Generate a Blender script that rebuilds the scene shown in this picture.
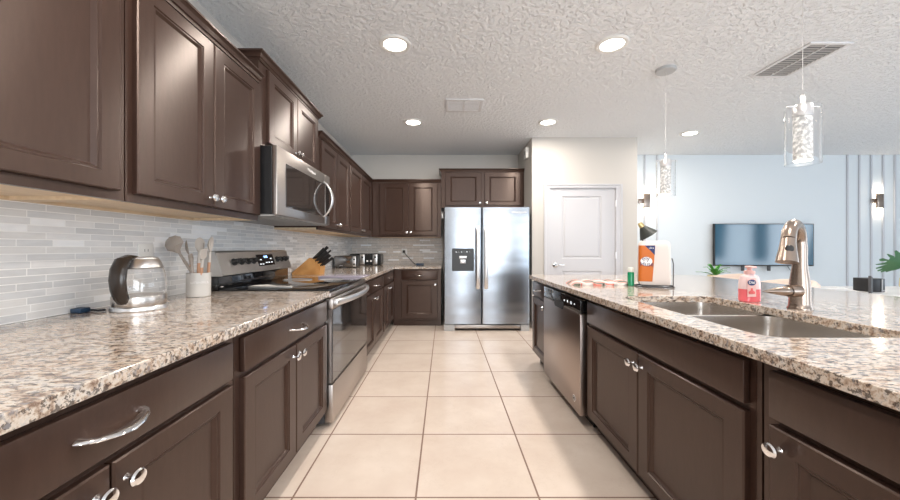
import bpy, bmesh, math, random
from mathutils import Vector, Matrix
for o in list(bpy.data.objects): bpy.data.objects.remove(o)
S = bpy.context.scene
COL = S.collection
random.seed(7)
PI = math.pi
# ---------------------------------------------------------------- camera, world, lights, exposure
cam_d = bpy.data.cameras.new('camera'); cam = bpy.data.objects.new('camera', cam_d); COL.objects.link(cam)
cam.location = (0, 0, 1.2); cam.rotation_euler = (PI/2, 0, 0)
cam_d.sensor_width = 36; cam_d.lens = 14.4
cam_d.shift_x = 5.5/900; cam_d.shift_y = -2/900; cam_d.clip_start = .02
S.camera = cam
S.view_settings.view_transform = 'Standard'; S.view_settings.look = 'None'
S.view_settings.gamma = 1; S.view_settings.use_curve_mapping = False
S.view_settings.exposure = 0.6
W = bpy.data.worlds.new('world'); S.world = W; W.use_nodes = True
bg = W.node_tree.nodes['Background']; bg.inputs[0].default_value = (.62, .80, 1, 1); bg.inputs[1].default_value = .8

def area_light(name, loc, rot, sx, sy, power, col):
    d = bpy.data.lights.new(name, 'AREA'); d.shape = 'RECTANGLE'; d.size = sx; d.size_y = sy
    d.energy = power; d.color = col
    o = bpy.data.objects.new(name, d); COL.objects.link(o); o.location = loc; o.rotation_euler = rot
    return o
# daylight entering by the rear glass doors and the living room window
area_light('daylight_rear_door', (1.4, -3.90, 1.25), (PI/2+.25, 0, 0), 2.9, 2.3, 105, (.93, .97, 1))
area_light('daylight_rear_window', (6.2, -3.90, 1.35), (PI/2+.25, 0, 0), 3.4, 1.9, 75, (.80, .90, 1))
area_light('daylight_side_window', (9.42, 1.2, 1.45), (0, PI/2+.25, 0), 1.7, 4.2, 75, (.82, .91, 1))
LAMP_W = 8
LAMP_COL = (1, .91, .82)

# ---------------------------------------------------------------- materials
MATS = {}
def mat(name, col, rough=.5, metal=0, **k):
    m = bpy.data.materials.new(name); m.use_nodes = True
    b = m.node_tree.nodes['Principled BSDF']
    b.inputs['Base Color'].default_value = (*col, 1); b.inputs['Roughness'].default_value = rough
    b.inputs['Metallic'].default_value = metal
    for kk, v in k.items(): b.inputs[kk.replace('_', ' ')].default_value = v
    MATS[name] = m
    return m
def N(m, t, **k):
    n = m.node_tree.nodes.new(t)
    for kk, v in k.items(): setattr(n, kk, v)
    return n
def L(m, a, b): m.node_tree.links.new(a, b)
def P(m): return m.node_tree.nodes['Principled BSDF']
def math_node(m, op, a, b=None, c=None):
    n = N(m, 'ShaderNodeMath', operation=op)
    for i, v in enumerate((a, b, c)):
        if v is None: continue
        if isinstance(v, (int, float)): n.inputs[i].default_value = v
        else: L(m, v, n.inputs[i])
    return n.outputs[0]
def coords(m, scale=(1, 1, 1), kind='Object'):
    tc = N(m, 'ShaderNodeTexCoord'); mp = N(m, 'ShaderNodeMapping'); mp.inputs['Scale'].default_value = scale
    L(m, tc.outputs[kind], mp.inputs[0]); return mp.outputs[0]
def noise(m, vec, scale, detail=4, rough=.5):
    n = N(m, 'ShaderNodeTexNoise'); n.inputs['Scale'].default_value = scale
    n.inputs['Detail'].default_value = detail; n.inputs['Roughness'].default_value = rough
    L(m, vec, n.inputs['Vector']); return n
def ramp(m, fac, stops, interp='LINEAR'):
    r = N(m, 'ShaderNodeValToRGB'); e = r.color_ramp.elements; r.color_ramp.interpolation = interp
    while len(e) < len(stops): e.new(.5)
    for i, (p, c) in enumerate(stops):
        e[i].position = p; e[i].color = (*c, 1)
    L(m, fac, r.inputs[0]); return r.outputs[0]
def bump(m, h, strength, dist=.01):
    b = N(m, 'ShaderNodeBump'); b.inputs['Strength'].default_value = strength; b.inputs['Distance'].default_value = dist
    L(m, h, b.inputs['Height']); L(m, b.outputs[0], P(m).inputs['Normal']); return b
def mixc(m, fac, a, b, blend='MIX'):
    n = N(m, 'ShaderNodeMix', data_type='RGBA', blend_type=blend)
    for s, v in ((0, fac), (6, a), (7, b)):
        if isinstance(v, (int, float)): n.inputs[s].default_value = v
        elif isinstance(v, tuple): n.inputs[s].default_value = (*v, 1)
        else: L(m, v, n.inputs[s])
    return n.outputs[2]

# espresso wood
m = mat('espresso_wood', (.05, .03, .024), .31, 0, Anisotropic=.9, Anisotropic_Rotation=.25, Specular_Tint=(1, .82, .73, 1), Specular_IOR_Level=.62)
tg = N(m, 'ShaderNodeTangent', direction_type='RADIAL', axis='Z'); L(m, tg.outputs[0], P(m).inputs['Tangent'])
v = coords(m, (6, 6, 1.2)); n = noise(m, v, 9, 5, .6)
L(m, ramp(m, n.outputs[0], [(.3, (.033, .0165, .0118)), (.7, (.043, .0225, .0165))]), P(m).inputs['Base Color'])
n2 = noise(m, coords(m, (1, 1, 1)), 60, 3); bump(m, n2.outputs[0], .06, .003)
# maple
m = mat('maple', (.62, .40, .2), .5)
n = noise(m, coords(m, (8, 1, 8)), 6, 4); L(m, ramp(m, n.outputs[0], [(.3, (.66, .50, .33)), (.7, (.78, .62, .43))]), P(m).inputs['Base Color'])
# granite
def granite(name, edge=False):
    m = mat(name, (.6, .5, .4), .12, 0, Coat_Weight=.3, Coat_Roughness=.03)
    v = coords(m, (.5, 1, 1))
    big = noise(m, v, 5, 4, .6); mid = noise(m, v, 46, 6, .7); fine = noise(m, v, 84, 4, .65)
    vor = N(m, 'ShaderNodeTexVoronoi'); vor.inputs['Scale'].default_value = 62; L(m, v, vor.inputs['Vector'])
    base = ramp(m, mid.outputs[0], [(.36, (.22, .15, .115)), (.45, (.48, .385, .31)), (.53, (.68, .62, .55)), (.66, (.50, .485, .48))])
    warm = ramp(m, big.outputs[0], [(.38, (.92, .80, .70)), (.62, (1, .99, .98))])
    c = mixc(m, .55, base, mixc(m, 1.0, base, warm, 'MULTIPLY'))
    dark = ramp(m, fine.outputs[0], [(.42, (1, 1, 1)), (.475, (0, 0, 0))])
    c = mixc(m, math_node(m, 'MULTIPLY', dark, .82), c, (.06, .045, .04))
    spk = ramp(m, noise(m, v, 66, 3, .5).outputs[0], [(.60, (0, 0, 0)), (.66, (1, 1, 1))])
    c = mixc(m, math_node(m, 'MULTIPLY', spk, .7), c, (.27, .26, .27))
    if edge: c = mixc(m, .35, c, (.14, .09, .07))
    L(m, c, P(m).inputs['Base Color'])
    return m
granite('granite')
# steels
def steel(name, col, rough, wob=0):
    m = mat(name, col, rough, 1)
    if wob:
        w = noise(m, coords(m, (.5, .5, 2.6)), 1.6, 1); bump(m, w.outputs[0], .3, wob)
    return m
steel('fridge_steel', (.37, .40, .44), .27, .03)
steel('range_steel', (.45, .41, .385), .28)
steel('backguard_steel', (.60, .58, .56), .36)
steel('dishwasher_steel', (.42, .355, .325), .28)
steel('sink_steel', (.58, .54, .50), .26)
mat('brushed_nickel', (.35, .28, .235), .27, 1)
mat('chrome', (.86, .86, .87), .08, 1)
mat('handle_steel', (.80, .80, .81), .32, 1)
mat('black_glass', (.008, .008, .009), .03, 0, Specular_IOR_Level=.7)
mat('oven_glass', (.035, .03, .028), .05, 0, Specular_IOR_Level=1.0, IOR=2.0)
mat('black_plastic', (.012, .012, .013), .35)
mat('dark_grey', (.06, .06, .065), .5)
mat('white_plastic', (.82, .82, .80), .35)
mat('grey_plastic', (.45, .46, .47), .4)
mat('white_paint', (.58, .58, .605), .35)
m = mat('wall_cream', (.58, .555, .52), .7); bump(m, noise(m, coords(m), 90, 3).outputs[0], .08, .004)
m = mat('wall_blue_grey', (.73, .79, .83), .7); bump(m, noise(m, coords(m), 90, 3).outputs[0], .08, .004)
m = mat('ceiling_paint', (.85, .88, .91), .85)
v = coords(m); a = noise(m, v, 28, 3, .55); r = ramp(m, a.outputs[0], [(.46, (0, 0, 0)), (.58, (1, 1, 1))])
b2 = noise(m, v, 60, 3, .5); bump(m, math_node(m, 'ADD', r, math_node(m, 'MULTIPLY', b2.outputs[0], .4)), .8, .012)
# floor tile
m = mat('floor_tile', (.75, .66, .58), .22)
tc = N(m, 'ShaderNodeTexCoord'); sp = N(m, 'ShaderNodeSeparateXYZ'); L(m, tc.outputs['Object'], sp.inputs[0])
def grid(axis, off, size, g):
    t = math_node(m, 'DIVIDE', math_node(m, 'SUBTRACT', sp.outputs[axis], off), size)
    f = math_node(m, 'FRACT', t); d = math_node(m, 'ABSOLUTE', math_node(m, 'SUBTRACT', f, .5))
    return math_node(m, 'GREATER_THAN', d, .5 - g/size/2), math_node(m, 'FLOOR', t)
gx, ix = grid(0, -.138, .592, .0095); gy, iy = grid(1, 1.7315, .5875, .0095)
g = math_node(m, 'MAXIMUM', gx, gy)
cmb = N(m, 'ShaderNodeCombineXYZ'); L(m, ix, cmb.inputs[0]); L(m, iy, cmb.inputs[1])
wn = N(m, 'ShaderNodeTexWhiteNoise'); L(m, cmb.outputs[0], wn.inputs[0])
va = N(m, 'ShaderNodeVectorMath', operation='ADD'); L(m, tc.outputs['Object'], va.inputs[0])
vs = N(m, 'ShaderNodeVectorMath', operation='SCALE'); L(m, wn.outputs['Color'], vs.inputs[0]); vs.inputs['Scale'].default_value = 9; L(m, vs.outputs[0], va.inputs[1])
cl = noise(m, va.outputs[0], 3.2, 6, .6)
tile = ramp(m, cl.outputs[0], [(.3, (.66, .55, .475)), (.5, (.70, .60, .52)), (.7, (.745, .65, .57))])
vn = noise(m, va.outputs[0], 2.2, 8, .75); vein = ramp(m, vn.outputs[0], [(.492, (0, 0, 0)), (.5, (1, 1, 1)), (.508, (0, 0, 0))])
tile = mixc(m, math_node(m, 'MULTIPLY', vein, .12), tile, (.40, .29, .22))
L(m, mixc(m, g, tile, (.23, .145, .11)), P(m).inputs['Base Color'])
L(m, math_node(m, 'MULTIPLY_ADD', g, .5, .2), P(m).inputs['Roughness'])
bump(m, math_node(m, 'SUBTRACT', 1, g), .35, .003)
# backsplash mosaic (axis: which horizontal axis the rows run along)
def splash(name, axis, light_tint):
    m = mat(name, (.7, .7, .7), .18)
    tc = N(m, 'ShaderNodeTexCoord'); sp = N(m, 'ShaderNodeSeparateXYZ'); L(m, tc.outputs['Object'], sp.inputs[0])
    cb = N(m, 'ShaderNodeCombineXYZ'); L(m, sp.outputs[axis], cb.inputs[0]); L(m, sp.outputs[2], cb.inputs[1])
    def brick(seed_off, width):
        bt = N(m, 'ShaderNodeTexBrick', offset=.37, offset_frequency=2, squash=.7, squash_frequency=3)
        bt.inputs['Scale'].default_value = 1; bt.inputs['Brick Width'].default_value = width
        bt.inputs['Row Height'].default_value = .0287; bt.inputs['Mortar Size'].default_value = .0018
        bt.inputs['Mortar Smooth'].default_value = .1; bt.inputs['Bias'].default_value = 0
        bt.inputs['Color1'].default_value = (0, 0, 0, 1); bt.inputs['Color2'].default_value = (1, 1, 1, 1); bt.inputs['Mortar'].default_value = (.5, .5, .5, 1)
        L(m, cb.outputs[0], bt.inputs['Vector']); return bt
    b1 = brick(0, .185)
    t = light_tint
    c = ramp(m, b1.outputs['Color'], [(.0, (.68*t[0], .69*t[1], .70*t[2])), (.30, (.79*t[0], .785*t[1], .775*t[2])), (.55, (.73*t[0], .74*t[1], .75*t[2])), (.76, (.82*t[0], .82*t[1], .82*t[2])), (.88, (.97, .98, .99))], 'CONSTANT')
    vn = noise(m, coords(m, (3, 3, 14)), 5, 4); c = mixc(m, .35, c, mixc(m, 1.0, c, ramp(m, vn.outputs[0], [(.35, (.80, .80, .81)), (.65, (1, 1, 1))]), 'MULTIPLY'))
    L(m, mixc(m, b1.outputs['Fac'], c, (.97, .97, .96)), P(m).inputs['Base Color'])
    wv = noise(m, coords(m, (5, 5, 30)), 2, 2)
    bump(m, math_node(m, 'ADD', math_node(m, 'MULTIPLY', wv.outputs[0], .35), math_node(m, 'SUBTRACT', 1, b1.outputs['Fac'])), .3, .003)
splash('splash_left', 1, (1, 1, 1)); splash('splash_back_warmlit', 0, (.84, .76, .69))  # back copy: the wall's warm, dimmer light is put into the tile colour
def emis(name, col, s, base=(.8, .8, .8)):
    m = mat(name, base, .4); P(m).inputs['Emission Color'].default_value = (*col, 1); P(m).inputs['Emission Strength'].default_value = s; return m
emis('lamp_disc', (1, .93, .84), 9)
emis('sconce_glow', (1, .86, .66), 12)
emis('blue_digit', (.2, .45, 1), 3); emis('white_digit', (.9, .95, 1), .9)
mat('clear_glass', (1, 1, 1), .0, 0, Transmission_Weight=1, IOR=1.45)
m = emis('bubble_glass', (1, .96, .9), 3.0, (.5, .5, .5))
n = noise(m, coords(m), 55, 4, .6); L(m, math_node(m, 'MULTIPLY', ramp(m, n.outputs[0], [(.44, (.05, .05, .05)), (.6, (1, 1, 1))]), .5), P(m).inputs['Emission Strength'])
m = mat('tv_screen', (.02, .09, .15), .10, 0, Specular_IOR_Level=.7, IOR=1.6)
mat('beechwood', (.62, .33, .12), .4)
m = mat('knife_block_wood', (.60, .29, .09), .4)
n = noise(m, coords(m, (2, 30, 2)), 5, 3); L(m, ramp(m, n.outputs[0], [(.3, (.52, .24, .07)), (.7, (.70, .37, .13))]), P(m).inputs['Base Color'])
mat('taupe_silicone', (.38, .33, .29), .5); mat('light_silicone', (.56, .52, .48), .5)
mat('handle_wood', (.55, .30, .18), .5)
mat('crock_ceramic', (.60, .58, .55), .35)
mat('kettle_brown', (.035, .026, .021), .22)
mat('beige_fabric', (.72, .61, .54), .8)
mat('leg_wood', (.12, .08, .05), .5)
mat('brass', (.75, .58, .30), .3, 1)
mat('lamp_black', (.04, .045, .04), .5)
mat('leaf_green', (.035, .14, .05), .4); mat('leaf_bright', (.08, .32, .05), .45); mat('soil', (.05, .03, .02), .9)
mat('pot_cream', (.75, .66, .42), .5)
mat('sanitizer_green', (.005, .26, .11), .2, 0, Coat_Weight=.4)
mat('cap_clear', (.75, .77, .72), .2)
mat('soap_pink', (.90, .16, .19), .15, 0, Coat_Weight=.5)
mat('soap_clear', (.86, .66, .66), .15, 0, Coat_Weight=.5)
mat('navy', (.01, .02, .12), .4); mat('orange_label', (.58, .15, .02), .45); mat('label_white', (.88, .86, .85), .4)
mat('label_pink', (.88, .55, .52), .4); mat('label_red', (.75, .12, .12), .4)
mat('paper_white', (.70, .645, .615), .6); mat('wrap_shine', (.86, .85, .85), .25)
mat('lilac_glass', (.42, .38, .45), .15); mat('cord_black', (.02, .02, .025), .5); mat('plug_blue', (.02, .05, .10), .4)
m = mat('towel_pattern', (.6, .6, .6), .8)
w = N(m, 'ShaderNodeTexWave', wave_type='BANDS', bands_direction='DIAGONAL'); w.inputs['Scale'].default_value = 2.6; w.inputs['Distortion'].default_value = 2.5; w.inputs['Detail'].default_value = 1.0
L(m, coords(m, (1, 1.6, 1)), w.inputs['Vector'])
c = ramp(m, w.outputs[0], [(.0, (.62, .59, .56)), (.30, (.60, .53, .50)), (.40, (.58, .14, .11)), (.70, (.60, .23, .18)), (.78, (.62, .59, .57)), (.95, (.10, .11, .08))])
L(m, c, P(m).inputs['Base Color'])
mat('curtain_blue', (.10, .16, .24), .8)
mat('table_white', (.80, .81, .82), .3)
mat('vent_white', (.74, .75, .77), .45); mat('vent_dark', (.05, .06, .08), .6); mat('vent_grey', (.36, .35, .34), .6)
mat('outside_green', (.1, .2, .08), .9)
mat('trim_grey', (.58, .60, .645), .6)

# ---------------------------------------------------------------- mesh helpers
I4 = Matrix.Identity(4)
ML = Matrix(((0, 1, 0, 0), (1, 0, 0, 0), (0, 0, 1, 0), (0, 0, 0, 1)))      # (a,b,c): along Y, out +X
MR = Matrix(((0, -1, 0, 0), (1, 0, 0, 0), (0, 0, 1, 0), (0, 0, 0, 1)))     # out -X
MB = Matrix(((1, 0, 0, 0), (0, -1, 0, 0), (0, 0, 1, 0), (0, 0, 0, 1)))     # out -Y
def bm_(): return bmesh.new()
def box(bm, lo, hi, bev=0, seg=2):
    vs = [bm.verts.new((lo[0] if i & 1 == 0 else hi[0], lo[1] if i & 2 == 0 else hi[1], lo[2] if i & 4 == 0 else hi[2])) for i in range(8)]
    fs = [bm.faces.new([vs[j] for j in f]) for f in ((0, 2, 3, 1), (4, 5, 7, 6), (0, 1, 5, 4), (2, 6, 7, 3), (0, 4, 6, 2), (1, 3, 7, 5))]
    if bev:
        es = {e for f in fs for e in f.edges}
        bmesh.ops.bevel(bm, geom=list(es), offset=bev, segments=seg, profile=.5, affect='EDGES')
    return bm
def loft(bm, loops, cap0=True, cap1=True, closed=True):
    rows = [[bm.verts.new(p) for p in lp] for lp in loops]
    for r0, r1 in zip(rows, rows[1:]):
        n = len(r0)
        for i in range(n if closed else n-1):
            j = (i+1) % n
            try: bm.faces.new((r0[i], r0[j], r1[j], r1[i]))
            except ValueError: pass
    if cap0: bm.faces.new(rows[0][::-1])
    if cap1: bm.faces.new(rows[-1])
    return rows
def lathe(bm, prof, c=(0, 0, 0), seg=28, M=None, sx=1, sy=1, cap0=True, cap1=True):
    M = M or I4; c = Vector(c)
    loops = [[c + (M @ Vector((r*math.cos(2*PI*k/seg)*sx, r*math.sin(2*PI*k/seg)*sy, z))) for k in range(seg)] for r, z in prof]
    loft(bm, loops, cap0, cap1); return bm
def tube(bm, pts, r, seg=10, sx=1, sy=1, up=None):
    pts = [Vector(p) for p in pts]; n = len(pts); loops = []
    t0 = (pts[1]-pts[0]).normalized()
    ref = Vector(up) if up else (Vector((0, 0, 1)) if abs(t0.z) < .9 else Vector((1, 0, 0)))
    nrm = (ref - t0*ref.dot(t0)).normalized()
    for i, p in enumerate(pts):
        t = (pts[min(i+1, n-1)] - pts[max(i-1, 0)]).normalized()
        nrm = (nrm - t*nrm.dot(t)).normalized(); bn = t.cross(nrm)
        rr = r[i] if isinstance(r, (list, tuple)) else r
        loops.append([p + nrm*math.cos(2*PI*k/seg)*rr*sx + bn*math.sin(2*PI*k/seg)*rr*sy for k in range(seg)])
    loft(bm, loops); return bm
def bez(p0, p1, p2, p3, n=12):
    p0, p1, p2, p3 = map(Vector, (p0, p1, p2, p3)); out = []
    for i in range(n+1):
        t = i/n; out.append(p0*(1-t)**3 + p1*3*t*(1-t)**2 + p2*3*t*t*(1-t) + p3*t**3)
    return out
def rrect(x0, x1, y0, y1, r, n=5):
    out = []
    for cx, cy, a in ((x1-r, y1-r, 0), (x0+r, y1-r, PI/2), (x0+r, y0+r, PI), (x1-r, y0+r, 3*PI/2)):
        for k in range(n+1):
            t = a + PI/2*k/n; out.append((cx+r*math.cos(t), cy+r*math.sin(t)))
    return out
OFF = {}
def finish(bm, M=None):
    if M is not None: bm.transform(M)
    bmesh.ops.remove_doubles(bm, verts=bm.verts, dist=1e-6)
    bmesh.ops.recalc_face_normals(bm, faces=bm.faces)
def obj(name, bm, material, parent=None, M=None, smooth=35):
    finish(bm, M)
    if parent is not None: off = OFF[parent.name]
    else:
        xs = [v.co.x for v in bm.verts]; ys = [v.co.y for v in bm.verts]; zs = [v.co.z for v in bm.verts]
        off = Vector(((min(xs)+max(xs))/2, (min(ys)+max(ys))/2, min(zs)))
    bm.transform(Matrix.Translation(-off))
    me = bpy.data.meshes.new(name); bm.to_mesh(me); bm.free()
    me.materials.append(MATS[material] if isinstance(material, str) else material)
    if smooth:
        me.polygons.foreach_set('use_smooth', [True]*len(me.polygons))
        me.set_sharp_from_angle(angle=math.radians(smooth))
    o = bpy.data.objects.new(name, me); COL.objects.link(o)
    if parent is not None: o.parent = parent
    else: o.location = off
    OFF[o.name] = off
    return o
def thing(name, loc, label, cat, group=None):
    o = bpy.data.objects.new(name, None); COL.objects.link(o); o.location = loc; o.empty_display_size = .1
    OFF[o.name] = Vector(loc); return tag(o, label, cat, group)
def tag(o, label, cat, group=None):
    o['label'] = label; o['category'] = cat
    if group: o['group'] = group
    return o
def struct(name, bm, material, M=None, smooth=35):
    finish(bm, M); me = bpy.data.meshes.new(name); bm.to_mesh(me); bm.free(); me.materials.append(MATS[material])
    if smooth:
        me.polygons.foreach_set('use_smooth', [True]*len(me.polygons)); me.set_sharp_from_angle(angle=math.radians(smooth))
    o = bpy.data.objects.new(name, me); COL.objects.link(o); o['kind'] = 'structure'; OFF[o.name] = Vector((0, 0, 0)); return o
def dup(root, loc, label, rotz=None, group=None):
    r = root.copy(); COL.objects.link(r); r.location = loc; r['label'] = label
    if rotz is not None: r.rotation_euler = (0, 0, rotz)
    if group: r['group'] = group
    for ch in list(root.children):
        c = ch.copy(); COL.objects.link(c); c.parent = r
        for g in list(ch.children):
            d = g.copy(); COL.objects.link(d); d.parent = c
    return r
def text(name, s, size, M, material, parent, extr=.0008, sx=1):
    cu = bpy.data.curves.new('t', 'FONT'); cu.body = s; cu.size = size; cu.align_x = 'CENTER'; cu.align_y = 'CENTER'; cu.extrude = extr
    t = bpy.data.objects.new('t', cu); COL.objects.link(t)
    bpy.context.view_layer.update()
    me = t.to_mesh(); bm = bmesh.new(); bm.from_mesh(me); t.to_mesh_clear()
    bpy.data.objects.remove(t)
    bm.transform(Matrix.Diagonal((sx, 1, 1, 1))); bm.transform(M)
    off = OFF[parent.name]; bm.transform(Matrix.Translation(-off))
    mm = bpy.data.meshes.new(name); bm.to_mesh(mm); bm.free(); mm.materials.append(MATS[material])
    o = bpy.data.objects.new(name, mm); COL.objects.link(o); o.parent = parent; OFF[o.name] = off; return o
def face_mat(loc, facing):   # text frame facing a direction
    R = {'-Y': Matrix(((1, 0, 0), (0, 0, -1), (0, 1, 0))), '+X': Matrix(((0, 0, 1), (1, 0, 0), (0, 1, 0))), '-X': Matrix(((0, 0, -1), (-1, 0, 0), (0, 1, 0)))}[facing]
    return Matrix.Translation(loc) @ R.to_4x4()

# ---------------------------------------------------------------- room shell
XL, XR, YB, YF, H = -1.65, 9.4, 6.38, -4.0, 2.85
struct('floor', box(bm_(), (XL-.15, YF-.15, -.1), (XR+.15, YB+.15, 0)), 'floor_tile', smooth=0)
struct('ceiling', box(bm_(), (XL-.15, YF-.15, H), (XR+.15, YB+.15, H+.1)), 'ceiling_paint', smooth=0)
struct('wall_left', box(bm_(), (XL-.15, YF-.15, 0), (XL, YB+.15, H)), 'wall_cream', smooth=0)
struct('wall_back_kitchen', box(bm_(), (XL, YB, 0), (1.306, YB+.15, H)), 'wall_cream', smooth=0)
struct('wall_back_living', box(bm_(), (1.306, YB, 0), (XR, YB+.15, H)), 'wall_blue_grey', smooth=0)
b = bm_()
box(b, (XR, YF, 0), (XR+.15, -1.0, H)); box(b, (XR, 3.4, 0), (XR+.15, YB, H)); box(b, (XR, -1.0, 0), (XR+.15, 3.4, .55)); box(b, (XR, -1.0, 2.35), (XR+.15, 3.4, H))
struct('wall_right', b, 'wall_blue_grey', smooth=0)
b = bm_()
for x0, x1, z0, z1 in ((XL, -.1, 0, H), (2.9, 4.4, 0, H), (8.0, XR, 0, H), (-.1, 2.9, 2.42, H), (4.4, 8.0, 2.35, H), (4.4, 8.0, 0, .38)):
    box(b, (x0, YF-.15, z0), (x1, YF, z1))
struct('wall_front', b, 'wall_cream', smooth=0)
def win_frame(name, M, a0, a1, z0, z1, b0, nm):
    b = bm_(); t = .05
    box(b, (a0, b0, z0), (a1, b0+.06, z0+t)); box(b, (a0, b0, z1-t), (a1, b0+.06, z1))
    for k in range(nm+1):
        a = a0 + (a1-a0-t)*k/nm; box(b, (a, b0, z0+t), (a+t, b0+.06, z1-t))
    return struct(name, b, 'white_paint', M)
win_frame('window_1', MB.copy(), 4.4, 8.0, .38, 2.35, -YF, 2)
win_frame('door_2', MB.copy(), -.1, 2.9, 0, 2.42, -YF, 2)
win_frame('window_2', ML.copy(), -1.0, 3.4, .55, 2.35, XR+.02, 3)
# pantry block with its door opening
PX0, PX1, PY = 1.306, 2.878, 5.375
DX0, DX1, DZ = 1.568, 2.56, 2.098
b = bm_()
box(b, (PX0, PY, 0), (DX0-.02, PY+.12, H)); box(b, (DX1+.02, PY, 0), (PX1, PY+.12, H)); box(b, (DX0-.02, PY, DZ+.02), (DX1+.02, PY+.12, H))
box(b, (PX0, PY+.12, 0), (PX0+.1, YB, H)); box(b, (PX1-.1, PY+.12, 0), (PX1, YB, H))
struct('wall_pantry', b, 'wall_cream', smooth=0)
# casing
cw = .086; cz = .055; k_ = cz/cw
b = bm_(); secs = []
for xs_, top_ in ((-1, 0), (-1, 1), (1, 1), (1, 0)):
    secs.append([((DX0 if xs_ < 0 else DX1) + xs_*off, PY-.001-dp_, DZ + off*k_ if top_ else 0) for off, dp_ in ((-.004, 0), (-.004, .012), (.006, .016), (.052, .016), (.062, .026), (cw, .028), (cw, 0))])
loft(b, secs); struct('trim_1', b, 'white_paint')
b = bm_()
for lo_, hi_ in (((DX0-.019, PY+.001, 0), (DX0+.002, PY+.119, DZ+.018)), ((DX1-.002, PY+.001, 0), (DX1+.019, PY+.119, DZ+.018)), ((DX0+.003, PY+.001, DZ-.002), (DX1-.003, PY+.119, DZ+.018))): box(b, lo_, hi_)
struct('trim_40', b, 'white_paint', smooth=0)

# door slab with two moulded panels
def panel_face(bm, a0, a1, c0, c1, bf, rings):
    loops = []
    for ia, ic, db in rings: loops.append([(a0+ia, bf+db, c0+ic), (a1-ia, bf+db, c0+ic), (a1-ia, bf+db, c1-ic), (a0+ia, bf+db, c1-ic)])
    loft(bm, loops, False, True)
def slab_frame(bm, a0, a1, c0, c1, b0, b1, holes):
    # front face with rectangular holes stacked vertically (same a-range), plus sides and back
    A = sorted({a0, a1, *[h[0] for h in holes], *[h[1] for h in holes]}); C_ = sorted({c0, c1, *[h[2] for h in holes], *[h[3] for h in holes]})
    for i in range(len(A)-1):
        for j in range(len(C_)-1):
            am, cm = (A[i]+A[i+1])/2, (C_[j]+C_[j+1])/2
            if any(h[0] < am < h[1] and h[2] < cm < h[3] for h in holes): continue
            bm.faces.new([bm.verts.new(p) for p in ((A[i], b1, C_[j]), (A[i+1], b1, C_[j]), (A[i+1], b1, C_[j+1]), (A[i], b1, C_[j+1]))])
    loft(bm, [[(a0, b, c0), (a1, b, c0), (a1, b, c1), (a0, b, c1)] for b in (b1, b0)], False, True)
b = bm_(); holes = [(1.757, 2.352, 1.043, 1.975), (1.757, 2.352, .2, .857)]
slab_frame(b, DX0+.004, DX1-.004, .01, DZ-.004, -(PY+.06), -(PY+.015), holes)
for h in holes: panel_face(b, *h, -(PY+.015), [(0, 0, 0), (.014, .011, -.012), (.030, .024, -.012), (.05, .04, -.003)])
bmesh.ops.remove_doubles(b, verts=b.verts, dist=1e-5)
pd = struct('door_1', b, 'white_paint', MB, 20)
def part_of(name, bm, material, parent, M=None, smooth=35): return obj(name, bm, material, parent, M, smooth)
b = bm_(); Rx = Matrix.Rotation(PI/2, 4, 'X')
lathe(b, [(.0, 0), (.040, 0), (.040, .008), (.03, .012), (.016, .014), (.014, .045), (0, .045)][1:], (1.655, PY+.014, .948), 20, Rx)
tube(b, [(1.655, PY-.03, .948), (1.69, PY-.036, .952), (1.75, PY-.034, .947), (1.79, PY-.03, .95)], [.012, .011, .009, .007], 10)
part_of('door_handle', b, 'chrome', pd)
for z in (1.865, 1.09, .25):
    b = bm_(); box(b, (DX1-.012, PY-.006, z-.045), (DX1+.02, PY+.012, z+.045), .003); tube(b, [(DX1, PY-.01, z-.05), (DX1, PY-.01, z+.05)], .009, 8)
    part_of('door_hinge', b, 'handle_steel', pd)
# baseboards
struct('baseboard_pantry', box(box(bm_(), (PX0, PY-.018, 0), (DX0-cw-.001, PY, .13), .003), (DX1+cw+.001, PY-.018, 0), (PX1, PY, .13), .003), 'white_paint')
struct('baseboard_living', box(bm_(), (PX1, YB-.018, 0), (XR, YB, .13), .003), 'white_paint')
# wall battens in the living room
k = 2
for x in (3.53, 3.75, 7.115, 7.325, 7.535, 7.745, 7.955, 8.165):
    struct('trim_%d' % k, box(bm_(), (x, YB-.022, .13), (x+.028, YB, H), .004), 'trim_grey'); k += 1
# backsplash
struct('trim_%d' % k, box(bm_(), (XL, -1.0, .915), (XL+.012, YB, 1.41)), 'splash_left', smooth=0); k += 1
struct('trim_%d' % k, box(bm_(), (XL+.012, YB-.012, .915), (-.03, YB, 1.41)), 'splash_back_warmlit', smooth=0); k += 1

# ---------------------------------------------------------------- cabinets
def door(parent, M, a0, a1, c0, c1, b0, knob=None, t=.022, fa=.078, fc=.06):
    b = bm_(); bf = b0 + t
    loft(b, [[(a0, b0, c0), (a1, b0, c0), (a1, b0, c1), (a0, b0, c1)], [(a0, bf-.004, c0), (a1, bf-.004, c0), (a1, bf-.004, c1), (a0, bf-.004, c1)]], True, False)
    panel_face(b, a0, a1, c0, c1, bf, [(0, 0, -.004), (.005, .004, 0), (fa, fc, 0), (fa+.005, fc+.004, -.005), (fa+.013, fc+.010, -.004), (fa+.026, fc+.020, -.015)])
    d = obj('door', b, 'espresso_wood', parent, M, 25)
    if knob:
        b = bm_(); R = Matrix.Rotation(-PI/2, 4, 'X')   # lathe axis -> +b
        lathe(b, [(.009, 0), (.007, .004), (.006, .016), (.012, .020), (.0195, .024), (.0205, .029), (.017, .034), (.009, .0365), (.001, .037)], (knob[0], bf, knob[1]), 20, R, 1.12, .95)
        obj('knob', b, 'chrome', d, M)
    return d
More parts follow.
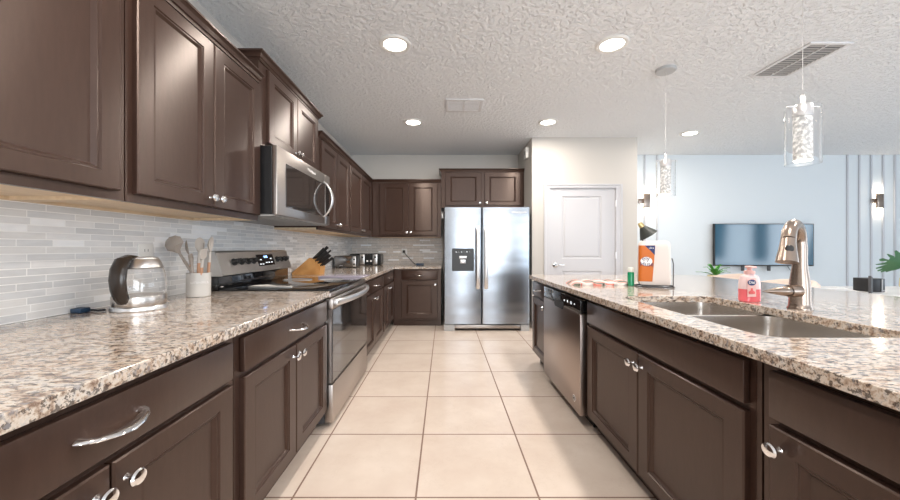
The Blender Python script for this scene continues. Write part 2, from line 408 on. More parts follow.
def drawer(parent, M, a0, a1, c0, c1, b0, pull=True, t=.022):
    b = bm_(); box(b, (a0, b0, c0), (a1, b0+t, c1), .004, 2)
    d = obj('drawer', b, 'espresso_wood', parent, M, 25)
    if pull:
        am, cm, bf = (a0+a1)/2, (c0+c1)/2, b0+t; w = .078 if a1-a0 > .7 else .068
        pts = [(am-w, bf-.001, cm+.004), (am-w*.97, bf+.010, cm+.003), (am-w*.8, bf+.024, cm), (am-w*.4, bf+.036, cm-.004), (am, bf+.040, cm-.006), (am+w*.4, bf+.036, cm-.004), (am+w*.8, bf+.024, cm), (am+w*.97, bf+.010, cm+.003), (am+w, bf-.001, cm+.004)]
        b = bm_(); tube(b, pts, [.013, .011, .009, .011, .0135, .011, .009, .011, .013], 12, .55, 1.2)
        obj('pull', b, 'chrome', d, M)
    return d
def base_cabinet(name, M, a0, a1, b_back, b_face, label, group=None, dr=(.718, .853), doors=((0, 1),), dd=(.125, .697), rl=.02, rr=.02, two_drawers=False, false_front=False, hollow=False, pull=True, gap=.006, knobs='mid', drawers=True, toe=.065, span=None):
    g = .0015
    root = thing(name, M @ Vector(((a0+a1)/2, (b_back+b_face)/2, 0)), label, 'cabinet', group)
    b = bm_()
    if not hollow: box(b, (a0+g, b_back, .10), (a1-g, b_face, .876), .002, 1)
    else:
        box(b, (a0+g, b_back, .10), (a0+.02, b_face, .876)); box(b, (a1-.02, b_back, .10), (a1-g, b_face, .876))
        box(b, (a0+.021, b_back, .10), (a1-.021, b_face, .118)); box(b, (a0+.021, b_face-.02, .119), (a1-.021, b_face, .876)); box(b, (a0+.021, b_back, .119), (a1-.021, b_back+.015, .6))
    obj('body', b, 'espresso_wood', root, M, 0)
    b = bm_(); box(b, (a0+g, b_back+.05, .0), (a1-g, b_face-toe, .099)); obj('toe_kick', b, 'espresso_wood', root, M, 0)
    A0, A1 = a0+rl, a1-rr
    n = len(doors)
    if drawers:
        nd = 2 if two_drawers else 1
        for i in range(nd):
            w = (A1-A0-gap*(nd-1))/nd; x0 = A0+i*(w+gap)
            drawer(root, M, x0, x0+w, dr[0], dr[1], b_face, pull)
    w = (A1-A0-gap*(n-1))/n
    for i in range(n):
        x0 = A0+i*(w+gap); x1 = x0+w
        if n == 2: ka = x1-.035 if i == 0 else x0+.035
        else: ka = x1-.035 if knobs == 'hi' else x0+.035
        door(root, M, x0, x1, dd[0], dd[1], b_face, (ka, dd[1]-.055))
    return root
def crown(bm, a0, a1, bb, bf, z, lr=0, rr=0, h=.055, pr=.04):
    prof = [(-.015, 0), (.004, 0), (.008, .012*h/.055), (.016, .016*h/.055), (.024, .034*h/.055), (pr-.006, .042*h/.055), (pr, .045*h/.055), (pr, h), (-.015, h)]
    secs = []
    for s in ('L1', 'L2', 'R2', 'R1'):
        if s == 'L1' and not lr: continue
        if s == 'R1' and not rr: continue
        loop = []
        for off, dz in prof:
            al = a0-off if lr else a0; ar = a1+off if rr else a1
            loop.append({'L1': (al, bb, z+dz), 'L2': (al, bf+off, z+dz), 'R2': (ar, bf+off, z+dz), 'R1': (ar, bb, z+dz)}[s])
        secs.append(loop)
    loft(bm, secs)
def upper_cabinet(name, M, a0, a1, b_back, b_face, z0, z1, label, n=2, rl=.02, rr=.02, lr=0, rrt=0, dtop=.015, dbot=.034, gap=.006, knobs=True, group=None, ca0=None, ca1=None, under=True):
    g = .0015
    root = thing(name, M @ Vector(((a0+a1)/2, (b_back+b_face)/2, z0)), label, 'cabinet', group)
    b = bm_()
    zb = z0 + (.02 if under else 0)
    box(b, (a0+g, b_back, zb), (a1-g, b_face-.02, z1)); box(b, (a0+g, b_face-.02, z0), (a1-g, b_face, z1))
    obj('body', b, 'espresso_wood', root, M, 0)
    if under:
        b = bm_(); y1 = b_face-.0205
        box(b, (a0+g, b_back, z0+.014), (a1-g, y1, z0+.0195)); box(b, (a0+g, b_back, z0+.001), (a1-g, b_back+.03, z0+.014)); box(b, (a0+g, b_back+.03, z0+.001), (a0+.03, y1, z0+.014)); box(b, (a1-.03, b_back+.03, z0+.001), (a1-g, y1, z0+.014))
        obj('underside', b, 'maple', root, M, 0)
    A0, A1 = a0+rl, a1-rr; w = (A1-A0-gap*(n-1))/n
    for i in range(n):
        x0 = A0+i*(w+gap); x1 = x0+w; ka = x1-.03 if (i == 0 and n == 2) else x0+.03
        door(root, M, x0, x1, z0+dbot, z1-dtop, b_face, (ka, z0+dbot+.045) if knobs else None)
    b = bm_(); crown(b, a0 if ca0 is None else ca0, a1 if ca1 is None else ca1, b_back, b_face+.004, z1+.001, lr, rrt)
    obj('crown', b, 'espresso_wood', root, M, 20)
    return root
BW = XL+.0125
# left run, base
base_cabinet('base_cabinet', ML, -.70, .325, BW, -.797, 'brown base cabinet nearest the camera in the left run', None, doors=(0, 1), rl=.037, rr=.037)
base_cabinet('base_cabinet', ML, .327, 1.358, BW, -.797, 'large brown base cabinet in the left foreground with a wide drawer over two doors', doors=(0, 1), rl=.03, rr=.035)
base_cabinet('base_cabinet', ML, 1.36, 2.39, BW, -.797, 'brown base cabinet with a drawer and two doors just before the range', doors=(0, 1), rl=.037, rr=.016)
base_cabinet('base_cabinet', ML, 3.462, 4.575, BW, -.797, 'brown base cabinet with two doors right after the range', doors=(0, 1), rl=.03, rr=.02)
base_cabinet('base_cabinet', ML, 4.577, 5.50, BW, -.797, 'brown base cabinet with two doors beside the left inside corner', doors=(0, 1), rl=.03, rr=.03)
# back run, base (faces the camera)
root = base_cabinet('base_cabinet', MB, -.795, -.052, -(YB-.0125), -5.53, 'brown base cabinet with one drawer and one door facing the camera beside the refrigerator', doors=(0,), rl=.135, rr=.055, knobs='hi', dr=(.718, .853), toe=.05)
# island run
IB = -1.80; IF = -.947
base_cabinet('island_cabinet', MR, -.70, .18, IB, IF, 'brown island cabinet nearest the camera', doors=(0,), knobs='hi')
base_cabinet('island_cabinet', MR, .182, 1.07, IB, IF, 'brown island cabinet in the right foreground with a wide drawer and single door', doors=(0,), rl=.03, rr=.041, knobs='hi')
base_cabinet('sink_cabinet', MR, 1.072, 2.37, IB, IF, 'brown island sink cabinet with two doors under a blank panel, below the sink', doors=(0, 1), rl=.042, rr=.033, hollow=True, pull=False, dd=(.115, .695))
base_cabinet('island_cabinet', MR, 3.262, 3.81, IB, IF, 'narrow brown island cabinet with small drawer at the far end past the dishwasher', doors=(0,), rl=.015, rr=.02, knobs='lo')
# knee wall behind the island cabinets
o = tag(obj('island_knee_wall', box(bm_(), (1.803, -.70, 0), (1.95, 3.80, .8765)), 'wall_cream', smooth=0), 'cream plaster knee wall carrying the seating side of the island', 'island wall')
# uppers, left
upper_cabinet('wall_cabinet', ML, .362, 1.368, XL+.001, -1.217, 1.378, 2.275, 'dark brown wall cabinet at the top left edge of the photo', rl=.02, rr=.035)
upper_cabinet('wall_cabinet', ML, 1.37, 2.352, XL+.001, -1.217, 1.378, 2.275, 'tall two-door brown wall cabinet above the kettle and utensil crock', rl=.033, rr=.012, ca1=2.352)
upper_cabinet('wall_cabinet', ML, 2.354, 3.460, XL+.001, -1.217, 1.884, 2.43, 'short raised brown wall cabinet directly over the microwave', rl=.10, rr=.05, lr=1, rrt=1, under=False, ca0=2.356, ca1=3.455)
upper_cabinet('wall_cabinet', ML, 3.462, 4.568, XL+.001, -1.217, 1.378, 2.275, 'brown two-door wall cabinet immediately past the microwave', rl=.05, rr=.015)
upper_cabinet('wall_cabinet', ML, 4.57, 5.948, XL+.001, -1.217, 1.378, 2.275, 'brown two-door wall cabinet ending in the left corner', rl=.02, rr=.05)
# uppers, back
upper_cabinet('wall_cabinet', MB, -1.213, -.055, -(YB-.001), -5.950, 1.378, 2.275, 'brown two-door wall cabinet on the back wall left of the refrigerator', rl=.145, rr=.06, lr=0)
upper_cabinet('wall_cabinet', MB, -.053, 1.303, -(YB-.001), -5.90, 1.86, 2.44, 'wide raised brown wall cabinet above the refrigerator', rl=.07, rr=.06, lr=1, under=False, gap=.05)

# ---------------------------------------------------------------- counters
def slab(bm, outer, z0, z1, holes=()):
    for z in (z0, z1):
        es = []
        for lp in (outer, *holes):
            vs = [bm.verts.new((x, y, z)) for x, y in lp]
            es += [bm.edges.new((vs[i], vs[(i+1) % len(vs)])) for i in range(len(vs))]
        bmesh.ops.triangle_fill(bm, edges=es, use_beauty=True, use_dissolve=False)
    for lp in (outer, *holes):
        n = len(lp); a = [bm.verts.new((x, y, z0)) for x, y in lp]; c = [bm.verts.new((x, y, z1)) for x, y in lp]
        for i in range(n): bm.faces.new((a[i], a[(i+1) % n], c[(i+1) % n], c[i]))
    bmesh.ops.remove_doubles(bm, verts=bm.verts, dist=1e-6)
    return bm
def counter(name, outer, label, holes=()):
    b = slab(bm_(), outer, .878, .914, holes); o = tag(obj(name, b, 'granite', smooth=0), label, 'countertop')
    md = o.modifiers.new('bevel', 'BEVEL'); md.width = .005; md.segments = 3; md.limit_method = 'ANGLE'; md.angle_limit = math.radians(60); md.harden_normals = False
    return o
counter('countertop', [(BW, -.72), (-.76, -.72), (-.76, 2.385), (BW, 2.385)], 'long speckled granite countertop under the kettle on the left')
counter('countertop', [(BW, 3.466), (-.76, 3.466), (-.76, 5.50), (-.042, 5.50), (-.042, YB-.0125), (BW, YB-.0125)], 'L-shaped granite countertop past the range carrying toaster and knife block')
SX0, SX1, SY0, SY1 = 1.035, 1.56, 1.15, 2.14
hole = rrect(SX0, SX1, SY0, SY1, .07, 6)
outer = [(.894, -.72), (2.68, -.72)] + [(2.68-.10+.10*math.cos(t), 3.836-.10+.10*math.sin(t)) for t in [PI/2*i/6 for i in range(7)]] + [(.894+.02-.02*math.sin(t), 3.836-.02+.02*math.cos(t)) for t in [PI/2*i/3 for i in range(4)]]
counter('island_countertop', outer, 'speckled granite island countertop holding the sink and faucet', [hole[::-1]])
# sink
sk = thing('double_bowl_sink', (1.30, 1.64, .68), 'undermount stainless double bowl sink set in the island', 'sink')
def bowl(x0, x1, y0, y1):
    b = bm_(); lo = []
    Z = [(0, .8775), (.002, .84), (.008, .73), (.03, .695), (.06, .687)]
    for ins, z in Z: lo.append([(x, y, z) for x, y in rrect(x0+ins, x1-ins, y0+ins, y1-ins, .06, 6)])
    loft(b, lo, False, True)
    out = [[(x, y, z) for x, y in rrect(x0+ins-.004, x1-ins+.004, y0+ins-.004, y1-ins+.004, .064, 6)] for ins, z in ((.0, .8775), (.008, .73), (.06, .680))]
    loft(b, out, False, True)
    i0 = [(x, y, .8775) for x, y in rrect(x0, x1, y0, y1, .06, 6)]; o0 = [(x, y, .8775) for x, y in rrect(x0-.004, x1+.004, y0-.004, y1+.004, .064, 6)]
    loft(b, [i0, o0], False, False)
    w = obj('bowl', b, 'sink_steel', sk)
    b = bm_(); lathe(b, [(.055, 0), (.05, .003), (.042, .001), (.02, .0005)], ((x0+x1)/2, (y0+y1)/2, .6875), 24); obj('drain', b, 'chrome', w)
bowl(SX0-.004, SX1+.004, SY0-.004, 1.705); bowl(SX0-.004, SX1+.004, 1.735, SY1+.004)
b = bm_(); box(b, (SX0+.05, 1.7095, .84), (SX1-.05, 1.7305, .874), .006, 3); obj('divider', b, 'handle_steel', sk)
# faucet
fx, fy = 1.668, 1.69
fa = thing('kitchen_faucet', (fx, fy, .914), 'tall brushed nickel gooseneck faucet standing behind the sink', 'faucet')
b = bm_(); lathe(b, [(.046, 0), (.046, .006), (.042, .012), (.040, .03), (.039, .10), (.037, .13), (.032, .17), (.0285, .20), (.0275, .215)], (fx, fy, .9145), 28)
obj('body', b, 'brushed_nickel', fa)
dv = Vector((-.80, -.60, 0))
p0 = Vector((fx, fy, 1.125)); top = 1.328
pts = [p0, p0+Vector((0, 0, .04)), p0+Vector((0, 0, .08))]
R = .095; cz_ = 1.225
for i in range(0, 13):
    t = PI*i/12*.94; pts.append(Vector((fx, fy, cz_)) + dv*(R-R*math.cos(t))*1.25 + Vector((0, 0, (top-cz_-.024)*math.sin(t)+.0)))
b = bm_(); tube(b, pts, [.0275]*3+[.0255]*13, 20); obj('gooseneck', b, 'brushed_nickel', fa)
e = pts[-1]; d = (pts[-1]-pts[-2]).normalized(); d = (d+Vector((0, 0, -.6))).normalized()
b = bm_(); tube(b, [e, e+d*.015, e+d*.05, e+d*.085, e+d*.105], [.0255, .0265, .030, .036, .038], 20); sh = obj('spray_head', b, 'brushed_nickel', fa)
b = bm_(); q = e+d*.045+Vector((-.55, -.83, 0)).normalized()*.026
lathe(b, [(.014, 0), (.014, .006), (.011, .009), (.001, .0095)], q, 18, Matrix.Rotation(-.58, 4, 'Z') @ Matrix.Rotation(PI/2, 4, 'X'), 1, 1.2); obj('spray_button', b, 'black_plastic', sh)
b = bm_(); h0 = Vector((fx-.02, fy-.015, 1.0)); hd = Vector((-1, -.05, 0)).normalized()
tube(b, [h0, h0+hd*.045, h0+hd*.05], [.028, .029, .028], 18); tube(b, [h0+hd*.052, h0+hd*.06, h0+hd*.085, h0+hd*.12, h0+hd*.16, h0+hd*.175], [.026, .030, .026, .018, .007, .002], 18, .8, 1)
obj('lever', b, 'brushed_nickel', fa)

# ---------------------------------------------------------------- dishwasher
dw = thing('dishwasher', (1.30, 2.81, 0), 'stainless dishwasher with black control strip built into the island', 'dishwasher')
A0, A1 = 2.376, 3.254; bf = -.895
b = bm_(); box(b, (A0, -1.78, .09), (A1, -.945, .865)); obj('body', b, 'black_plastic', dw, MR, 0)
b = bm_(); box(b, (A0+.03, -1.70, .0), (A1-.03, -1.0, .089)); obj('toe_kick', b, 'black_plastic', dw, MR, 0)
b = bm_(); box(b, (A0+.005, -.944, .085), (A1-.005, bf, .762), .006, 3); dd_ = obj('door', b, 'dishwasher_steel', dw, MR)
b = bm_(); lathe(b, [(.024, 0), (.024, .0015)], (A0+.11, bf+.0002, .165), 24, Matrix.Rotation(-PI/2, 4, 'X'), 1.1, 1); st = obj('round_sticker', b, 'label_white', dd_, MR)
b = bm_(); tube(b, [(A0+.11+.016*math.cos(t)*1.1, bf+.0022, .165+.016*math.sin(t)) for t in [2*PI*i/16 for i in range(17)]], .0016, 6); box(b, (A0+.103, bf+.0016, .160), (A0+.117, bf+.003, .171)); obj('sticker_mark', b, 'dark_grey', dd_, MR)
b = bm_(); box(b, (A0+.005, -.944, .766), (A1-.005, bf-.002, .857), .006, 3); cp = obj('control_panel', b, 'black_glass', dw, MR)
b = bm_(); loft(b, [[(a, bb, c) for a, c in rrect(2.71, 2.93, .735, .790, .026, 6)] for bb in (bf-.02, bf+.002)]); obj('handle_pocket', b, 'black_plastic', dd_, MR)
for i, s in enumerate(('=', '12', '8', 'o')): text('display_mark', s, .026, face_mat((-bf-.0005, 2.46+.07*i+.02, .812), '-X'), 'white_digit', cp, .0004, 1.3)

# ---------------------------------------------------------------- range
rg = thing('range', (-1.2, 2.925, 0), 'stainless electric range with black glass cooktop and backguard controls', 'stove')
A0, A1 = 2.394, 3.458
b = bm_(); box(b, (A0+.004, -1.63, .03), (A1-.004, -.80, .90)); obj('body', b, 'dark_grey', rg, ML, 0)
b = bm_()
for a in (A0+.05, A1-.05):
    for bb in (-1.55, -.88): lathe(b, [(.02, 0), (.02, .029)], (a, bb, 0), 12)
obj('feet', b, 'black_plastic', rg, ML)
b = bm_(); box(b, (A0, -1.50, .901), (A1, -.765, .922), .006, 3); ct = obj('cooktop', b, 'black_glass', rg, ML)
for a, bb, r_ in ((2.66, -1.0, .13), (3.19, -1.0, .10), (2.66, -1.30, .09), (3.19, -1.30, .12)):
    b = bm_(); tube(b, [(a+r_*math.cos(t), bb+r_*math.sin(t), .9222) for t in [2*PI*i/32 for i in range(33)]], .0012, 4); obj('burner_ring', b, 'vent_grey', ct, ML)
b = bm_(); box(b, (A0, -.799, .868), (A1, -.758, .900), .004); obj('front_trim', b, 'range_steel', rg, ML)
b = bm_(); box(b, (A0+.004, -.799, .79), (A1-.004, -.745, .862), .006, 2); box(b, (A0+.004, -.799, .298), (A1-.004, -.752, .789)); dr_ = obj('oven_door', b, 'range_steel', rg, ML)
b = bm_(); box(b, (A0+.012, -.7518, .302), (A1-.012, -.746, .787), .002, 1); obj('oven_window', b, 'oven_glass', dr_, ML)
pts = [(A0+.05+ (A1-A0-.10)*i/14, -.745+.012+.058*math.sin(PI*i/14)**.6, .832) for i in range(15)]
b = bm_(); tube(b, pts, .013, 14, 1.7, .8, up=(0, 0, 1))
for a in (A0+.055, A1-.055): box(b, (a-.02, -.745, .815), (a+.02, -.722, .85), .004)
obj('handle', b, 'handle_steel', dr_, ML)
b = bm_(); box(b, (A0+.004, -.799, .035), (A1-.004, -.745, .288), .006, 2); obj('storage_drawer', b, 'range_steel', rg, ML)
# backguard
b = bm_(); box(b, (A0, -1.63, .901), (A1, -1.502, 1.008), .004); obj('backguard_base', b, 'black_glass', rg, ML)
prof = [(-1.63, 1.01), (-1.478, 1.01), (-1.470, 1.016), (-1.520, 1.168), (-1.535, 1.18), (-1.63, 1.18)]
b = bm_(); loft(b, [[(a, y, z) for y, z in prof] for a in (A0-.002, A1+.002)]); bp = obj('control_backguard', b, 'backguard_steel', rg, ML, 20)
tilt = math.atan2(.05, .152)
def on_guard(a, z, lift=0):   # point on the sloped panel, ML coordinates
    y = -1.470 - (z-1.016)*.05/.152; return Vector((a, y + lift*math.cos(tilt), z + lift*math.sin(tilt)))
RG = Matrix.Rotation(-PI/2+tilt, 4, 'X')
for a in (2.56, 2.65, 2.74, 2.82, 3.22, 3.30, 3.38):
    b = bm_(); lathe(b, [(.030, 0), (.030, .006), (.022, .009), (.020, .030), (.014, .034)], on_guard(a, 1.10, .0), 20, RG, 1.1, .85); box(b, tuple(on_guard(a-.004, 1.09, .034)), tuple(on_guard(a+.004, 1.115, .04)))
    obj('knob', b, 'black_plastic', bp, ML)
b = bm_(); c0 = [on_guard(a, z, .0) for a, z in ((2.88, 1.055), (3.15, 1.055), (3.15, 1.145), (2.88, 1.145))]; c1 = [on_guard(a, z, .004) for a, z in ((2.88, 1.055), (3.15, 1.055), (3.15, 1.145), (2.88, 1.145))]
loft(b, [c0, c1]); ds = obj('display', b, 'black_glass', bp, ML)
MT = face_mat((0, 0, 0), '+X')
def guard_text(s, a, z, size, mt):
    p = ML @ on_guard(a, z, .0045); Mx = Matrix.Translation(p) @ Matrix.Rotation(-tilt, 4, 'Y') @ MT
    text('display_digits', s, size, Mx, mt, bp, .0004, 1.3)
guard_text('8:88', 3.02, 1.125, .026, 'blue_digit')
for a, z in ((2.91, 1.07), (2.95, 1.07), (3.01, 1.08), (3.05, 1.08), (3.10, 1.11), (3.10, 1.08), (2.93, 1.105)): guard_text('oo', a, z, .02, 'white_digit')

# ---------------------------------------------------------------- microwave
mw = thing('microwave', (-1.37, 2.91, 1.415), 'over-the-range stainless microwave with bowed handle, mounted above the range', 'microwave')
A0, A1 = 2.366, 3.452
b = bm_(); box(b, (A0, -1.636, 1.425), (A1, -1.135, 1.875), .003, 1); obj('body', b, 'black_plastic', mw, ML, 0)
b = bm_(); box(b, (A0, -1.134, 1.418), (A1-.135, -1.10, 1.878), .006, 2); md_ = obj('door', b, 'range_steel', mw, ML)
b = bm_(); box(b, (A0+.125, -1.0995, 1.482), (A1-.15, -1.096, 1.785), .002, 1); obj('window', b, 'oven_glass', md_, ML)
b = bm_(); box(b, (A1-.132, -1.134, 1.418), (A1, -1.101, 1.878), .004, 2); cp = obj('control_panel', b, 'range_steel', mw, ML)
b = bm_(); box(b, (A1-.115, -1.1005, 1.50), (A1-.02, -1.098, 1.80), .001, 1); obj('keypad', b, 'black_glass', cp, ML)
pts = [(3.27, -1.10+.005+.078*math.sin(PI*i/14)**.75, 1.485+.315*i/14) for i in range(15)]
b = bm_(); tube(b, pts, [.012+.008*math.sin(PI*i/14) for i in range(15)], 12, .55, 1.1, up=(0, 1, 0)); obj('handle', b, 'handle_steel', md_, ML)
text('brand_lettering', 'Whirlpool', .034, face_mat((-1.0995, 2.98, 1.832), '+X'), 'label_white', md_, .0005, 1.3)
b = bm_(); box(b, (A0+.01, -1.63, 1.412), (A1-.01, -1.12, 1.4245)); 
for i in range(8): box(b, (A0+.06+i*.12, -1.30, 1.408), (A0+.13+i*.12, -1.16, 1.4115))
obj('vent_plate', b, 'vent_grey', mw, ML, 0)

# ---------------------------------------------------------------- refrigerator
fr = thing('refrigerator', (.61, 5.65, 0), 'stainless side-by-side refrigerator with ice dispenser at the end of the aisle', 'refrigerator')
b = bm_(); box(b, (-.010, -6.15, .04), (1.228, -5.275, 1.775), .004, 1); obj('body', b, 'dark_grey', fr, MB, 0)
def fdoor(a0, a1):
    b = bm_(); sh = rrect(a0, a1, -5.27, -5.185, .018, 4); loft(b, [[(x, y, z) for x, y in sh] for z in (.105, 1.785)]); return obj('door', b, 'fridge_steel', fr, MB, 25)
d1 = fdoor(-.010, .532); d2 = fdoor(.541, 1.228)
for dobj, a, dirn in ((d1, .478, 0), (d2, .594, 0)):
    b = bm_(); pts = [(a, -5.185, .63), (a, -5.155, .625), (a, -5.135, .65), (a, -5.125, .8), (a, -5.12, 1.06), (a, -5.125, 1.32), (a, -5.135, 1.47), (a, -5.155, 1.495), (a, -5.185, 1.49)]
    tube(b, pts, .026, 14, .62, 1.1, up=(0, 1, 0)); obj('handle', b, 'handle_steel', dobj, MB)
b = bm_(); loft(b, [[(x, y, z) for x, z in rrect(.108, .425, .868, 1.195, .015, 4)] for y in (-5.187, -5.181)]); dp = obj('dispenser', b, 'black_plastic', d1, MB)
b = bm_(); box(b, (.145, -5.1805, .885), (.385, -5.179, 1.08)); obj('dispenser_recess', b, 'black_plastic', d1, MB)
b = bm_(); box(b, (.21, -5.1785, 1.05), (.32, -5.165, 1.085), .004); box(b, (.225, -5.1785, .98), (.305, -5.168, 1.035), .006); obj('dispenser_paddle', b, 'handle_steel', d1, MB)
for i in range(6): text('dispenser_icon', '-' if i % 2 else 'o', .028, face_mat((.17+.038*i, 5.1795, 1.145), '-Y'), 'white_digit', d1, .0004)
text('brand_lettering', 'Whirlpool', .042, face_mat((1.07, 5.1845, 1.715), '-Y'), 'label_white', d2, .0006, 1.2)
b = bm_(); box(b, (.15, -5.26, .035), (1.10, -5.215, .085), .004); 
for i in range(4): box(b, (.17, -5.2145, .042+.010*i), (1.08, -5.212, .047+.010*i))
obj('grille', b, 'range_steel', fr, MB)
for a0, a1 in ((-.008, .148), (1.102, 1.226)):
    b = bm_(); box(b, (a0, -5.27, .0), (a1, -5.195, .095), .006); obj('foot', b, 'grey_plastic', fr, MB)
for a0 in (.0, 1.12):
    b = bm_(); box(b, (a0, -5.36, 1.776), (a0+.09, -5.23, 1.80), .004); obj('hinge_cover', b, 'dark_grey', fr, MB)
b = bm_(); box(b, (-.045, -5.945, 1.68), (-.020, -5.90, 1.77), .003); 
tag(obj('hinge_bracket', b, 'handle_steel', None, MB), 'small metal bracket beside the top left of the refrigerator', 'bracket')

# ---------------------------------------------------------------- ceiling fixtures
cl0 = None
spots = [(-.40, 2.91, 'warm recessed ceiling light nearest the camera over the left side of the aisle'), (1.355, 2.91, 'recessed ceiling light nearest the camera above the island edge'),
         (-.41, 4.71, 'recessed ceiling light in front of the back wall cabinets'), (1.355, 4.71, 'recessed ceiling light in front of the pantry wall'),
         (3.52, 5.165, 'recessed ceiling light over the living room near the left sconce'),
         (-.40, 1.05, 'added unseen fill ceiling light overhead behind the view on the left'), (1.355, 1.05, 'added unseen fill ceiling light overhead behind the view on the right'), (3.52, 1.8, 'added unseen fill ceiling light over the seating side of the island'), (.4, -1.4, 'added unseen fill ceiling light behind the camera')]  # these four out-of-view lights are added to even out the kitchen lighting
for i, (x, y, lb) in enumerate(spots):
    if cl0 is None:
        r = thing('recessed_light', (x, y, H), lb, 'ceiling light', 'recessed ceiling lights')
        b = bm_(); lathe(b, [(.128, 0), (.128, -.006), (.118, -.013), (.094, -.012), (.088, -.004), (.088, 0)], (x, y, H), 36); obj('trim_ring', b, 'white_plastic', r)
        b = bm_(); lathe(b, [(.087, -.003), (.087, -.007), (.001, -.009)], (x, y, H), 32); obj('lens', b, 'lamp_disc', r)
        cl0 = r
    else: r = dup(cl0, (x, y, H), lb)
    ld = bpy.data.lights.new('recessed_bulb', 'AREA'); ld.shape = 'DISK'; ld.size = .17; ld.energy = LAMP_W; ld.color = LAMP_COL
    lo = bpy.data.objects.new('bulb', ld); COL.objects.link(lo); lo.parent = r; lo.location = (0, 0, -.02)
# vents
def vent(name, x0, x1, y0, y1, label, m1, nsl, m2):
    r = thing(name, ((x0+x1)/2, (y0+y1)/2, H), label, 'vent')
    b = bm_(); f = .03
    box(b, (x0, y0, H-.012), (x1, y0+f, H), .003); box(b, (x0, y1-f, H-.012), (x1, y1, H), .003); box(b, (x0, y0+f, H-.012), (x0+f, y1-f, H), .003); box(b, (x1-f, y0+f, H-.012), (x1, y1-f, H), .003)
    xm = (x0+x1)/2; box(b, (xm-.006, y0+f, H-.011), (xm+.006, y1-f, H)); obj('frame', b, 'vent_white', r)
    b = bm_(); box(b, (x0+f, y0+f, H-.003), (x1-f, y1-f, H)); obj('backing', b, m2, r)
    b = bm_()
    for k in range(nsl):
        y = y0+f+(y1-y0-2*f)*(k+.5)/nsl; w = .14*(y1-y0-2*f)/nsl
        loft(b, [[(x, y-w, H-.0035), (x, y-w+.003, H-.0035), (x, y+w+.003, H-.011), (x, y+w, H-.011)] for x in (x0+f, x1-f)])
    obj('louvers', b, m1, r)
vent('ceiling_vent', .015, .435, 3.98, 4.34, 'small white ceiling vent in the middle above the aisle', 'vent_white', 8, 'vent_dark')
vent('ceiling_vent', 2.93, 3.28, 2.88, 3.46, 'large return air vent in the ceiling behind the near pendant', 'vent_grey', 14, 'vent_dark')
# pendants
def pendant(x, y, lb):
    r = thing('pendant_light', (x, y, 1.66), lb, 'pendant light', 'pendants over the island')
    b = bm_(); lathe(b, [(.085, 0), (.085, -.022), (.078, -.028), (.01, -.030)], (x, y, H), 32); obj('canopy', b, 'grey_plastic', r)
    b = bm_(); tube(b, [(x, y, H-.03), (x, y, 2.10)], .0016, 6); obj('cord', b, 'handle_steel', r)
    b = bm_(); lathe(b, [(.003, .13), (.010, .12), (.011, .075), (.04, .07), (.045, .06), (.045, 0), (.001, 0)], (x, y, 1.945), 28); tube(b, [(x-.090, y, 2.004), (x+.105, y, 2.004)], .005, 8); obj('socket', b, 'handle_steel', r)
    b = bm_(); lathe(b, [(.078, .32), (.078, 0), (.0755, 0), (.0755, .32), (.078, .32)], (x, y, 1.677), 40, cap0=False, cap1=False); g = obj('glass_cylinder', b, 'clear_glass', r)
    b = bm_(); lathe(b, [(.042, .245), (.042, 0), (.001, 0)], (x, y, 1.698), 28); obj('bubble_core', b, 'bubble_glass', r)
    ld = bpy.data.lights.new('pendant_bulb', 'POINT'); ld.energy = 3; ld.color = (1, .9, .78); ld.shadow_soft_size = .05
    lo = bpy.data.objects.new('bulb', ld); COL.objects.link(lo); lo.parent = r; lo.location = (0, 0, -.02)
    return r
pendant(2.04, 2.05, 'clear glass cylinder pendant with bubble core, nearer and larger one'); pendant(2.04, 3.32, 'clear glass cylinder pendant with bubble core, smaller one in front of the left sconce')
# chime box on the alcove side wall
b = bm_(); box(b, (1.262, 5.58, 2.60), (1.305, 5.74, 2.77), .008, 3); ch = tag(obj('door_chime', b, 'white_plastic'), 'small white door chime box on the wall above the refrigerator', 'chime')
b = bm_(); box(b, (1.2605, 5.63, 2.66), (1.2615, 5.665, 2.72)); obj('slot', b, 'dark_grey', ch)

# ---------------------------------------------------------------- wall outlets
def outlet(M, a, bf, z, label):
    pl = bm_(); box(pl, (a-.05, bf, z-.058), (a+.05, bf+.006, z+.058), .003, 2); o = tag(obj('wall_outlet', pl, 'white_plastic', None, M), label, 'outlet', 'backsplash outlets')
    for dz in (-.022, .022):
        b = bm_()
        for da in (-.012, .010): box(b, (a+da, bf+.0055, z+dz-.007), (a+da+.003, bf+.0065, z+dz+.007))
        obj('socket', b, 'dark_grey', o, M)
    return o
outlet(ML, 1.97, XL+.0125, 1.165, 'white wall outlet behind the kettle'); outlet(ML, 4.27, XL+.0125, 1.09, 'white wall outlet behind the knife block'); outlet(MB, -.71, -(YB-.0125), 1.13, 'white outlet with a black plug on the back wall')
b = bm_(); box(b, (-.735, 6.315, 1.115), (-.69, 6.355, 1.16), .006)
tube(b, [(-.71, 6.32, 1.13), (-.69, 6.30, 1.10), (-.62, 6.26, 1.03), (-.55, 6.20, .96), (-.50, 6.1, .926), (-.46, 6.05, .922), (-.42, 6.0, .922)], .006, 8)
cd = tag(obj('charger_cord', b, 'cord_black'), 'black charger cord hanging from the back wall outlet onto the counter', 'cord')
b = bm_(); box(b, (-.47, 5.93, .9145), (-.34, 6.02, .945), .008); obj('plug_end', b, 'plug_blue', cd)

